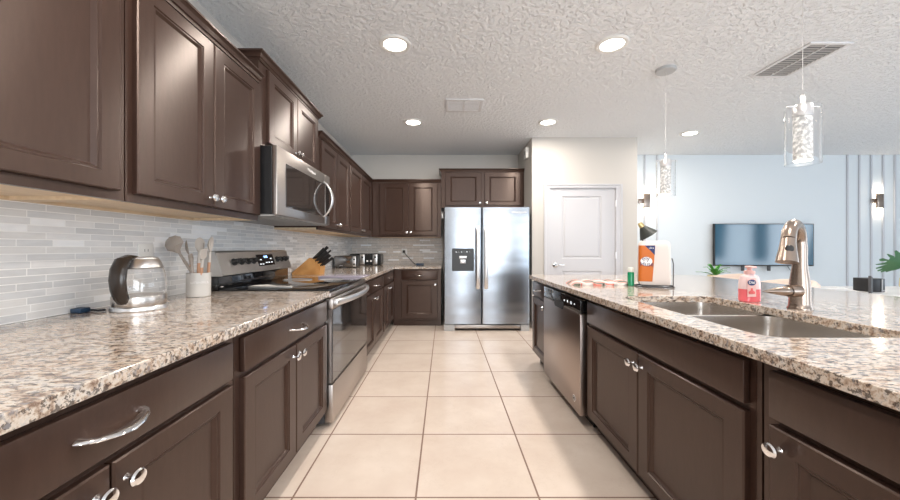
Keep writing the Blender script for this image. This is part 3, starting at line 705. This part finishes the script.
# ---------------------------------------------------------------- things on the left counter
CZ = .9145
kx, ky = -1.43, 1.69
KS = .75
kt = thing('electric_kettle', (kx, ky, CZ), 'glass electric kettle with steel base and brown handle on the left counter', 'kettle')
b = bm_(); lathe(b, [(.142, 0), (.145, .004), (.143, .016), (.138, .02)], (kx, ky, CZ), 40, None, KS, KS); obj('power_base', b, 'handle_steel', kt)
b = bm_(); lathe(b, [(.134, .021), (.136, .03), (.138, .062), (.136, .066)], (kx, ky, CZ), 40, None, KS, KS); obj('steel_band', b, 'sink_steel', kt)
gp = [(.133, .067), (.138, .09), (.137, .12), (.128, .165), (.118, .195)]
b = bm_(); lathe(b, gp + [(r-.003, z) for r, z in gp[::-1]] + [gp[0]], (kx, ky, CZ), 40, None, KS, KS, cap0=False, cap1=False); obj('glass_jug', b, 'clear_glass', kt)
b = bm_(); lathe(b, [(.1165, .190), (.1185, .196), (.100, .230), (.094, .234), (.092, .240), (.07, .244), (.001, .245)], (kx, ky, CZ), 40, None, KS, KS); obj('lid', b, 'handle_steel', kt)
hv = Vector((.05, -1, 0)).normalized()
base = Vector((kx, ky, CZ))
def hp(r, z): return base + hv*r*.65 + Vector((0, 0, z*.96))
b = bm_(); tube(b, [hp(.05, .250), hp(.10, .250), hp(.148, .238), hp(.180, .200), hp(.190, .150), hp(.182, .105), hp(.160, .065), hp(.145, .04)], [.018, .024, .028, .029, .029, .028, .026, .018], 14, .65, 1.25); obj('handle', b, 'kettle_brown', kt)
b = bm_(); tube(b, [(kx-.095, ky-.07, CZ+.008), (kx-.12, ky-.08, CZ+.006), (-1.59, 1.625, CZ+.006), (-1.60, 1.61, CZ+.006)], .005, 8); cd = tag(obj('kettle_cord', b, 'cord_black'), 'short black cord with blue plug lying left of the kettle', 'cord')
b = bm_(); box(b, (-1.630, 1.565, CZ), (-1.585, 1.615, CZ+.022), .005); obj('plug', b, 'plug_blue', cd)
# crock
ux, uy = -1.455, 2.13
b = bm_(); lathe(b, [(.058, 0), (.0615, .003), (.0625, .01), (.0625, .14), (.058, .14), (.057, .015), (.001, .012)], (ux, uy, CZ), 36); cr = tag(obj('utensil_crock', b, 'crock_ceramic'), 'pale grey ceramic crock full of utensils beside the range', 'crock')
text('lettering', 'UTENSILS', .017, Matrix.Translation((ux+.0395, uy-.0495, CZ+.085)) @ Matrix.Rotation(.67, 4, 'Z') @ Matrix.Rotation(PI/2, 4, 'X'), 'label_white', cr, .0006, 1.2)
def utensil(name, foot, tip, kind, label, wood=True, facing=0):
    f = Vector((ux+foot[0], uy+foot[1], CZ+.02)); t = Vector((ux+tip[0], uy+tip[1], CZ+tip[2])); d = (t-f); ln = d.length; dn = d.normalized()
    h = bm_(); tube(h, [f, f+d*.62], [.009, .008], 10); o = tag(obj(name, h, 'handle_wood' if wood else 'taupe_silicone'), label, 'utensil', 'kitchen utensils in the crock')
    b = bm_(); side = dn.cross(Vector((math.cos(facing), math.sin(facing), 0))).normalized()
    n0 = side.cross(dn).normalized()
    tube(b, [f+d*.60, f+d*.72, f+d*.80], [.009, .007, .007], 8)
    if kind == 'spoon' or kind == 'ladle':
        a = f+d*.78; L_ = ln*.30; Wd = .043 if kind == 'spoon' else .074
        prof = [(0, .006), (.2, .018), (.45, Wd), (.75, Wd), (.93, Wd*.6), (1, .004)]
        loops = []
        for t_, w in prof:
            c = a+dn*L_*t_*1.1; dep = .012*math.sin(PI*min(1, t_))*(2.2 if kind == 'ladle' else 1)
            loops.append([c+side*w+n0*.003, c+side*w*.5-n0*dep, c-side*w*.5-n0*dep, c-side*w+n0*.003, c-side*w*.5-n0*(dep-.005), c+side*w*.5-n0*(dep-.005)])
        loft(b, loops)
    elif kind == 'turner':
        a = f+d*.78; loops = []
        for t_, w in ((0, .008), (.15, .038), (.95, .045), (1, .040)):
            c = a+dn*ln*.24*t_; loops.append([c+side*w+n0*.003, c-side*w+n0*.003, c-side*w-n0*.003, c+side*w-n0*.003])
        loft(b, loops)
    elif kind == 'tongs':
        tube(b, [f+d*.7+side*.008, f+d*.9+side*.022, t+side*.004], [.007, .010, .006], 8); tube(b, [f+d*.7-side*.008, f+d*.9-side*.02, t-side*.01], [.007, .010, .006], 8)
    obj('head', b, 'light_silicone' if kind != 'ladle' and facing < .5 else 'taupe_silicone', o)
    return o
utensil('ladle', (.030, .010), (-.115, -.050, .315), 'ladle', 'wide taupe ladle leaning out to the left of the crock', False, 1.2)
utensil('tongs', (.0, -.044), (-.010, -.046, .25), 'tongs', 'grey tongs standing at the left front of the crock', False, .6)
utensil('turner', (-.010, .046), (-.02, .050, .31), 'turner', 'taupe turner at the back of the crock', True, .9)
utensil('serving_spoon', (.008, -.018), (.012, -.010, .315), 'spoon', 'pale silicone spoon with wooden handle standing upright in the crock', True, 0)
utensil('slotted_spoon', (.025, .035), (.050, .035, .32), 'spoon', 'taupe silicone spoon leaning slightly right in the crock', True, .3)
utensil('basting_spoon', (-.02, .012), (-.075, .010, .30), 'spoon', 'taupe spoon between the ladle and the turner in the crock', True, .6)
utensil('spatula', (.022, -.032), (.062, -.046, .275), 'turner', 'pale spatula leaning out to the right of the crock', True, .2)
# spoon rest
b = bm_(); loops = []
for t_, w, h_ in ((0, .01, .012), (.1, .04, .016), (.35, .06, .018), (.5, .045, .014), (.65, .022, .012), (.95, .022, .012), (1, .01, .010)):
    x = -1.36+.30*t_; loops.append([(x, 2.50-w, .923+h_), (x, 2.50-w*.6, .923), (x, 2.50+w*.6, .923), (x, 2.50+w, .923+h_), (x, 2.50+w*.5, .923+.006), (x, 2.50-w*.5, .923+.006)])
loft(b, loops); tag(obj('spoon_rest', b, 'crock_ceramic'), 'pale ceramic spoon rest lying on the near edge of the cooktop', 'spoon rest')
# knife block
b = bm_(); prof = [(-1.625, CZ), (-1.335, CZ), (-1.325, 1.00), (-1.425, 1.093), (-1.445, 1.093), (-1.63, .935)]
loft(b, [[(x, y, z) for x, z in prof] for y in (3.84, 4.00)]); kb = tag(obj('knife_block', b, 'knife_block_wood', smooth=0), 'angled orange wood knife block with black handled knives', 'knife block')
fa0, fa1 = Vector((-1.325, 0, 1.00)), Vector((-1.425, 0, 1.093)); nn = Vector((.76, 0, .65))
for row, t_ in enumerate((.10, .36, .62, .90)):
    for j, y in enumerate((3.865, 3.92, 3.975)):
        p = fa0.lerp(fa1, t_); p = Vector((p.x, y, p.z)); ln = .12+.016*row+.012*((row*2+j*5) % 3)
        b = bm_(); dd_2 = (nn + Vector((0, .02*(j-1), .05*(row-1.5)))).normalized()
        tube(b, [p+dd_2*.001, p+dd_2*.012, p+dd_2*.02, p+dd_2*ln*.6, p+dd_2*ln], [.006, .007, .009, .008, .010], 8, 1.1, .8)
        b.faces.ensure_lookup_table()
        tag(obj('kitchen_knife', b, 'black_plastic'), 'black-handled kitchen knife, %s row from the top, %s of three across, in the orange block' % (('lowest', 'third', 'second', 'top')[row], ('nearest', 'middle', 'farthest')[j]), 'knife', 'knives in the block')
# glass board
b = bm_(); box(b, (-1.22, 3.475, CZ), (-.775, 3.74, CZ+.013), .004, 2); br = tag(obj('cutting_board', b, 'lilac_glass'), 'thin lilac grey board lying flat on the counter edge past the range', 'board')
b = bm_(); box(b, (-1.19, 3.50, CZ+.0131), (-.80, 3.715, CZ+.0155), .001, 1); obj('top_sheet', b, 'lilac_glass', br)
# toasters
ts = thing('toaster', (-1.30, 6.03, CZ), 'wide black toaster with silver panels in the corner near the back wall', 'toaster')
b = bm_(); loft(b, [[(x, y, z) for x, z in rrect(-1.57, -1.05, CZ+.008, CZ+.19, .03, 5)] for y in (5.95, 6.18)]); bd = obj('body', b, 'black_plastic', ts)
for x in (-1.36, -1.15):
    b = bm_(); box(b, (x-.035, 5.938, CZ+.015), (x+.04, 5.9495, CZ+.18), .004); pn = obj('silver_panel', b, 'handle_steel', ts)
    b = bm_(); box(b, (x-.01, 5.922, CZ+.12), (x+.025, 5.937, CZ+.15), .004); obj('lever', b, 'black_plastic', pn)
for x in (-1.275, -1.215, -1.42):
    b = bm_(); box(b, (x-.015, 5.940, CZ+.055), (x+.015, 5.9495, CZ+.085), .003); obj('button', b, 'label_white', ts)
b = bm_()
for x in (-1.5, -1.1):
    for y in (5.98, 6.15): lathe(b, [(.015, 0), (.015, .009)], (x, y, CZ), 10)
obj('feet', b, 'black_plastic', ts)
b = bm_()
for y in (6.02, 6.10): box(b, (-1.50, y, CZ+.1895), (-1.12, y+.03, CZ+.1925))
obj('slots', b, 'dark_grey', ts)
t2 = thing('toaster_oven', (-1.45, 5.3, CZ), 'small dark brown countertop oven with silver edge beside the wide toaster', 'toaster oven')
b = bm_(); box(b, (-1.60, 5.22, CZ+.008), (-1.28, 5.45, CZ+.172), .010, 3); obj('body', b, 'black_plastic', t2)
b = bm_(); box(b, (-1.595, 5.212, CZ+.015), (-1.335, 5.2195, CZ+.165), .003); obj('glass_door', b, 'oven_glass', t2)
b = bm_(); box(b, (-1.33, 5.210, CZ+.015), (-1.285, 5.2195, CZ+.165), .003); cpn = obj('control_strip', b, 'handle_steel', t2)
for z in (.05, .12):
    b = bm_(); lathe(b, [(.014, 0), (.012, .012)], (-1.308, 5.209, CZ+z), 14, Matrix.Rotation(PI/2, 4, 'X')); obj('dial', b, 'black_plastic', cpn)
b = bm_()
for x in (-1.57, -1.31):
    for y in (5.25, 5.42): lathe(b, [(.012, 0), (.012, .009)], (x, y, CZ), 10)
obj('feet', b, 'black_plastic', t2)
text('lettering', 'CUISINE', .014, face_mat((-1.5, 5.2115, CZ+.028), '-Y'), 'label_white', t2, .0004)

# ---------------------------------------------------------------- things on the island
# folded towel
b = bm_(); loops = []; n = 26
for i in range(n+1):
    x = .985+.43*i/n; ph = i/n*5*2*PI; hh = .020+.012*abs(math.sin(ph/2)); w = .10+.012*math.sin(ph)
    loops.append([(x, 2.83-w, CZ), (x, 2.83+w, CZ), (x+.012, 2.83+w*1.0, CZ+hh*.6), (x+.02, 2.83+w*.5, CZ+hh*1.15), (x+.02, 2.83-w*.4, CZ+hh), (x+.012, 2.83-w, CZ+hh*.55)])
loft(b, loops); tag(obj('folded_towel', b, 'towel_pattern', smooth=60), 'white dish towel with pink and grey stripes folded flat on the island', 'towel')
# sanitizer
gx_, gy_ = 1.405, 2.715
b = bm_(); lathe(b, [(.020, 0), (.023, .004), (.0235, .095), (.021, .103), (.020, .104)], (gx_, gy_, CZ), 20); g = tag(obj('sanitizer_bottle', b, 'sanitizer_green'), 'small green bottle with clear cap standing beside the towel pack', 'bottle')
b = bm_(); lathe(b, [(.019, .1045), (.0205, .11), (.0205, .135), (.017, .14), (.001, .141)], (gx_, gy_, CZ), 20); obj('cap', b, 'cap_clear', g)
# towel rack and paper towel pack
rk = thing('wire_rack', (1.56, 2.62, CZ), 'wire towel holder under the paper towel pack', 'holder')
b = bm_(); tube(b, [(1.44, 2.55, CZ+.006), (1.63, 2.55, CZ+.006), (1.655, 2.60, CZ+.006), (1.63, 2.74, CZ+.006), (1.44, 2.74, CZ+.006), (1.42, 2.64, CZ+.006), (1.44, 2.55, CZ+.006)], .004, 8)
tube(b, [(1.44, 2.6, CZ+.014), (1.645, 2.6, CZ+.014)], .0035, 8); tube(b, [(1.44, 2.7, CZ+.014), (1.645, 2.7, CZ+.014)], .0035, 8)
obj('base', b, 'dark_grey', rk)
b = bm_(); tube(b, [(1.652, 2.60, CZ+.006), (1.653, 2.60, CZ+.17), (1.647, 2.60, CZ+.20), (1.642, 2.60, CZ+.21)], .0035, 8); obj('arm', b, 'dark_grey', rk)
pk = thing('paper_towel_pack', (1.55, 2.65, CZ+.019), 'plastic wrapped pack of paper towels with orange label', 'paper towels')
M_ = Matrix.Translation((1.535, 2.655, CZ+.019)) @ Matrix.Rotation(-.40, 4, 'Z')
b = bm_()
loops = []
for z, s in ((0, .90), (.01, .97), (.04, 1.0), (.16, .985), (.27, .97), (.30, .93), (.318, .80)):
    loops.append([(x*s, y*s, z) for x, y in rrect(-.096, .108, -.08, .08, .02, 6)])
loft(b, loops); b.transform(M_); obj('wrapped_rolls', b, 'paper_white', pk)
b = bm_(); rows_ = []
for z, s_ in ((.025, .985), (.04, 1.0), (.16, .985), (.27, .97), (.285, .953)):
    row = [(-.0985, -.035), (-.0985, -.062)] + [(-.076-.0225*math.cos(t), -.060-.0225*math.sin(t)) for t in (.3, .7, 1.1, 1.4, PI/2)] + [(-.012+.02*(z-.02)/.28, -.0825)]
    rows_.append([(x*s_, y*s_, z) for x, y in row])
loft(b, rows_, False, False, closed=False)
b.transform(M_); obj('orange_label', b, 'orange_label', pk)
b = bm_(); vs = [b.verts.new(p) for p in ((-.060, -.0795, .2845), (.0060, -.0795, .2845), (.003, -.0822, .215), (-.022, -.0815, .245))]; b.faces.new(vs); b.transform(M_); obj('navy_corner', b, 'navy', pk)
b = bm_(); lathe(b, [(.038, 0), (.038, .001)], (-.050, -.0822, .170), 28, Matrix.Rotation(PI/2, 4, 'X'), 1, .85); b.transform(M_); obj('logo_patch', b, 'label_white', pk)
text('lettering', 'ely', .045, M_ @ face_mat((-.053, -.0838, .190), '-Y'), 'navy', pk, .0004, .95)
text('lettering', 'Huse', .048, M_ @ face_mat((-.047, -.0840, .150), '-Y'), 'navy', pk, .0004, .85)
text('lettering', 'ultra', .018, M_ @ face_mat((-.018, -.0818, .267), '-Y'), 'label_white', pk, .0004, .9)
# soap bottle
sx_, sy_ = 1.626, 1.92
so = thing('hand_soap_bottle', (sx_, sy_, CZ), 'pink liquid hand soap pump bottle standing beside the faucet', 'soap')
def ov(rx, ry, z, n=24): return [(sx_+.86*rx*math.copysign(abs(math.cos(2*PI*k/n))**.7, math.cos(2*PI*k/n)), sy_+ry*math.copysign(abs(math.sin(2*PI*k/n))**.7, math.sin(2*PI*k/n)), CZ+z) for k in range(n)]
b = bm_(); loft(b, [ov(.050, .030, 0), ov(.056, .034, .006), ov(.056, .034, .068)]); bo = obj('liquid', b, 'soap_pink', so)
b = bm_(); loft(b, [ov(.056, .034, .0682), ov(.054, .033, .11), ov(.046, .029, .135), ov(.022, .020, .145), ov(.020, .019, .148)]); obj('bottle_top', b, 'soap_clear', so)
b = bm_(); loft(b, [[(sx_-.040, sy_-.0352, z), (sx_+.005, sy_-.0362, z), (sx_+.004, sy_-.034, z), (sx_-.038, sy_-.033, z)] for z in (CZ+.03, CZ+.128)]); lbp = obj('label', b, 'label_pink', so)
b = bm_(); lathe(b, [(.022, 0), (.022, .001)], (sx_-.018, sy_-.0363, CZ+.105), 24, Matrix.Rotation(PI/2, 4, 'X'), 1, .72); obj('logo_oval', b, 'navy', so)
text('lettering', 'Dial', .021, face_mat((sx_-.018, sy_-.0378, CZ+.105), '-Y'), 'label_white', so, .0004, 1)
b = bm_(); lathe(b, [(.012, 0), (.014, .01), (.010, .014), (.004, .02), (.004, .03)], (sx_-.018, sy_-.0368, CZ+.045), 12, I4, 1.3, .1); obj('fruit_print', b, 'label_red', so)
b = bm_(); lathe(b, [(.024, .148), (.024, .163), (.012, .166), (.010, .178), (.018, .180), (.018, .19), (.001, .191)], (sx_, sy_, CZ), 20); box(b, (sx_-.03, sy_-.05, CZ+.180), (sx_-.002, sy_-.006, CZ+.190), .003); obj('pump', b, 'label_pink', so)

# ---------------------------------------------------------------- living room
tv = thing('television', (5.58, 6.33, .88), 'wide flat screen television mounted on the blue grey wall', 'television')
b = bm_(); box(b, (4.71, 6.285, .885), (6.45, 6.325, 1.625), .004, 2); obj('casing', b, 'black_plastic', tv)
b = bm_(); box(b, (4.725, 6.2815, .905), (6.435, 6.2845, 1.612)); obj('screen', b, 'tv_screen', tv, None, 0)
b = bm_(); box(b, (5.2, 6.3255, 1.0), (6.0, 6.379, 1.45)); obj('wall_mount', b, 'black_plastic', tv)
for x in (5.20, 5.66): b = bm_(); box(b, (x, 6.30, .80), (x+.05, 6.32, .884), .003); obj('bracket_foot', b, 'dark_grey', tv)
b = bm_(); tube(b, bez((6.05, 6.35, .89), (6.08, 6.35, .80), (6.18, 6.36, .76), (6.22, 6.36, .70)), .005, 6); obj('cable', b, 'cord_black', tv)
for i_, (y0_, y1_, w_) in enumerate(((-.25, .62, 'wide blue curtain at the near end of the side window behind the view'), (1.73, 2.22, 'narrow blue curtain across the middle of the side window behind the view'))):
    b = bm_(); n_ = 40; fr_ = [(9.27+.03*math.sin(k_*1.3), y0_+(y1_-y0_)*k_/n_) for k_ in range(n_+1)]; ring = fr_ + [(x_+.006, y_) for x_, y_ in fr_[::-1]]
    loft(b, [[(x_, y_, z_) for x_, y_ in ring] for z_ in (.02, 2.5)]); tag(obj('curtain', b, 'curtain_blue'), w_, 'curtain')
    b = bm_()
def sconce(x, z, lb, M2=None):
    r = thing('wall_sconce', (x, YB-.022, z), lb, 'sconce', 'wall sconces')
    b = bm_(); box(b, (x-.055, 6.32, z-.13), (x+.055, 6.357, z+.13), .004); obj('shade', b, 'brushed_nickel', r)
    b = bm_(); box(b, (x-.14, 6.345, z-.04), (x-.056, 6.357, z+.04), .003); obj('mounting_arm', b, 'brushed_nickel', r)
    b = bm_(); box(b, (x-.045, 6.326, z+.1305), (x+.045, 6.352, z+.133)); box(b, (x-.045, 6.326, z-.133), (x+.045, 6.352, z-.1305)); box(b, (x-.04, 6.3575, z-.11), (x+.04, 6.360, z+.11)); obj('glowing_slot', b, 'sconce_glow', r)
    for s in (1, -1):
        ld = bpy.data.lights.new('sconce_bulb', 'POINT'); ld.energy = 1.0; ld.color = (1, .80, .58); ld.shadow_soft_size = .03
        lo = bpy.data.objects.new('bulb', ld); COL.objects.link(lo); lo.parent = r; lo.location = (0, -.04, .17*s)
    return r
sconce(3.56, 2.03, 'lit nickel wall sconce beside the pantry corner'); sconce(7.66, 2.03, 'lit nickel wall sconce above the large leaf at right')
# floor lamp behind the paper towels
fl = thing('floor_lamp', (3.22, 5.85, 0), 'black floor lamp with tilted cone shade and brass neck behind the paper towels', 'lamp')
b = bm_(); lathe(b, [(.15, 0), (.15, .02), (.02, .03)], (3.22, 5.85, 0), 28); obj('base', b, 'lamp_black', fl)
b = bm_(); tube(b, [(3.22, 5.85, .025), (3.22, 5.85, 1.40)], .011, 10); obj('pole', b, 'lamp_black', fl)
ax = Vector((.55, -.1, -.83)).normalized(); p = Vector((3.16, 5.83, 1.60))
b = bm_(); tube(b, [p-ax*.01, p, p+ax*.07, p+ax*.075], [.02, .035, .045, .04], 18); obj('neck', b, 'brass', fl)
b = bm_(); tube(b, [p+ax*.072, p+ax*.12, p+ax*.24], [.045, .075, .145], 24); obj('shade', b, 'lamp_black', fl)
# bar stools
def stool(x, y, lb):
    r = thing('bar_stool', (x, y, 0), lb, 'stool', 'upholstered bar stools')
    b = bm_(); lathe(b, [(.20, .60), (.23, .62), (.235, .67), (.20, .69), (.001, .695)], (x, y, 0), 28); obj('seat', b, 'beige_fabric', r)
    loops = []
    for i in range(17):
        t = -PI*.52+PI*1.04*i/16; hh = .86+.055*math.cos(t) if abs(t) < PI/2 else .86
        ro, ri = .265, .215; c, s = math.cos(t), math.sin(t)
        loops.append([(x+ri*c, y+ri*s, .66), (x+ro*c, y+ro*s, .64), (x+(ro+.01)*c, y+(ro+.01)*s, hh-.02), (x+(ro-.01)*c, y+(ro-.01)*s, hh), (x+(ri+.01)*c, y+(ri+.01)*s, hh), (x+ri*c, y+ri*s, hh-.02)])
    b = bm_(); loft(b, loops); obj('backrest', b, 'beige_fabric', r)
    for sx2, sy2 in ((1, 1), (1, -1), (-1, 1), (-1, -1)):
        b = bm_(); tube(b, [(x+sx2*.19, y+sy2*.19, 0), (x+sx2*.13, y+sy2*.13, .61)], [.012, .017], 10); obj('leg', b, 'leg_wood', r)
    b = bm_(); tube(b, [(x+.175*math.cos(t), y+.175*math.sin(t), .25) for t in [PI/4+PI/2*i for i in range(5)]], .008, 8); obj('footrest', b, 'brass', r)
    return r
s1 = stool(3.03, 3.28, 'beige round-back bar stool nearer the soap bottle'); stool(3.10, 3.98, 'beige round-back bar stool just behind the small green plant')
# plant on a side table
tb = thing('side_table', (3.80, 4.95, 0), 'round white side table under the spiky green plant', 'table')
b = bm_(); lathe(b, [(.23, .60), (.24, .61), (.24, .625), (.23, .63)], (3.80, 4.95, 0), 32); obj('tabletop', b, 'table_white', tb)
for k_ in range(3):
    t = 2*PI*k_/3+.4; b = bm_(); tube(b, [(3.80+.2*math.cos(t), 4.95+.2*math.sin(t), 0), (3.80+.12*math.cos(t), 4.95+.12*math.sin(t), .6)], .013, 8); obj('leg', b, 'leg_wood', tb)
pp = thing('potted_plant', (3.72, 4.95, .6305), 'small spiky green plant in a cream pot beyond the island', 'plant')
b = bm_(); lathe(b, [(.06, 0), (.085, .15), (.088, .20), (.078, .20), (.074, .17), (.001, .165)], (3.72, 4.95, .6305), 24); obj('pot', b, 'pot_cream', pp)
for i in range(22):
    t = random.uniform(0, 2*PI); ln = random.uniform(.13, .24); up = random.uniform(.03, .15)
    d0 = Vector((math.cos(t), math.sin(t), 0)); sd = Vector((-d0.y, d0.x, 0)); o0 = Vector((3.72, 4.95, .79)); loops = []
    for u, w in ((0, .008), (.35, .018), (.7, .014), (1, .001)):
        c = o0+d0*ln*u+Vector((0, 0, up*math.sin(u*PI*.62)*1.1+.03)); loops.append([c+sd*w, c-Vector((0, 0, .004)), c-sd*w, c+Vector((0, 0, .002))])
    b = bm_(); loft(b, loops); obj('leaf', b, 'leaf_bright', pp)
# white desk with black speaker box and monstera
dk = thing('desk', (4.7, 3.75, 0), 'white desk beyond the island at the right edge', 'desk')
b = bm_(); box(b, (3.75, 3.30, .73), (5.9, 4.15, .76), .005); obj('desktop', b, 'table_white', dk)
for x in (3.85, 5.8):
    for y in (3.4, 4.05): b = bm_(); box(b, (x-.025, y-.025, 0), (x+.025, y+.025, .729), .004); obj('leg', b, 'table_white', dk)
bx = thing('desk_speaker', (4.28, 3.62, .7605), 'black boxy speaker with an angled side panel on the white desk', 'speaker')
b = bm_(); box(b, (4.240, 3.58, .7605), (4.385, 3.74, .895), .006, 2); obj('cabinet', b, 'black_plastic', bx)
b = bm_(); loft(b, [[(4.12, 3.50, z), (4.13, 3.485, z), (4.240, 3.562, z), (4.232, 3.577, z)] if z < .8 else [(4.12, 3.50, z+.025), (4.13, 3.485, z+.025), (4.240, 3.562, z), (4.232, 3.577, z)] for z in (.7605, .905)]); obj('angled_panel', b, 'dark_grey', bx)
b = bm_(); box(b, (4.345, 3.574, .765), (4.352, 3.5795, .89)); obj('front_slit', b, 'grey_plastic', bx)
b = bm_(); box(b, (4.360, 3.574, .772), (4.377, 3.5795, .778)); obj('logo_mark', b, 'label_white', bx)
b = bm_(); tube(b, bez((4.14, 3.60, .765), (3.95, 3.7, .83), (3.95, 3.55, .765), (3.78, 3.9, .765), 16), .004, 6); tube(b, bez((4.16, 3.66, .765), (4.05, 3.8, .82), (3.9, 3.85, .765), (3.86, 4.0, .765), 16), .003, 6)
tag(obj('loose_cable', b, 'white_plastic'), 'loose white cable curling on the desk left of the black speaker', 'cable')
vz = thing('monstera_plant', (4.98, 3.86, .7605), 'large split monstera leaf in a cream vase at the right edge', 'plant')
b = bm_(); lathe(b, [(.05, 0), (.07, .03), (.065, .11), (.035, .15), (.038, .17), (.03, .17), (.028, .15), (.001, .14)], (4.98, 3.86, .7605), 24); obj('vase', b, 'pot_cream', vz)
def monstera(c, ux_, up_, size, nl=6):
    b = bm_(); ux_ = Vector(ux_).normalized(); up_ = Vector(up_).normalized(); nn_ = ux_.cross(up_); th = nn_*.0015
    # heart outline with deep notches; ux_ = tip direction
    for s in (1, -1):
        for k_ in range(nl):
            u0 = .05+.80*k_/nl; u1 = u0+.80/nl*.72; w0 = math.sin(PI*min(1, u0+.18))**.7*.50; tip = u0+.22+.03*k_
            pts_ = [(u0, 0), (u1+.03, 0), (u1+.05, s*w0*.4), (tip+.03, s*w0*.93), (tip-.02, s*w0), (u0+.06, s*w0*.75), (u0-.01, s*w0*.35)]
            pl = [c+ux_*(p_[0]*size)+up_*(p_[1]*size)+nn_*(.06*size*abs(p_[1])) for p_ in pts_]
            loft(b, [[q_+th for q_ in pl], [q_-th for q_ in pl]])
    pts_ = [(-.02, -.02), (.85, -.02), (1.12, -.06), (1.2, 0), (1.12, .06), (.85, .02), (-.02, .02)]
    pl = [c+ux_*(p_[0]*size)+up_*(p_[1]*size) for p_ in pts_]; loft(b, [[q_+th for q_ in pl], [q_-th for q_ in pl]])
    return b
c0 = Vector((4.99, 3.86, 1.04)); lf = obj('leaf', monstera(c0, (-1, -.15, .10), (.08, -.62, .78), .34), 'leaf_green', vz)
b = bm_(); tube(b, bez((4.98, 3.86, .9), (4.99, 3.86, 1.0), (5.10, 3.87, 1.03), c0, 10), .005, 8); obj('stem', b, 'leaf_green', vz)
c1 = Vector((5.08, 3.90, 1.06)); lf = obj('leaf', monstera(c1, (.8, .1, .3), (-.1, -.6, .75), .26), 'leaf_green', vz)
b = bm_(); tube(b, bez((4.98, 3.86, .9), (4.99, 3.86, 1.02), (5.05, 3.89, 1.05), c1, 10), .005, 8); obj('stem', b, 'leaf_green', vz)
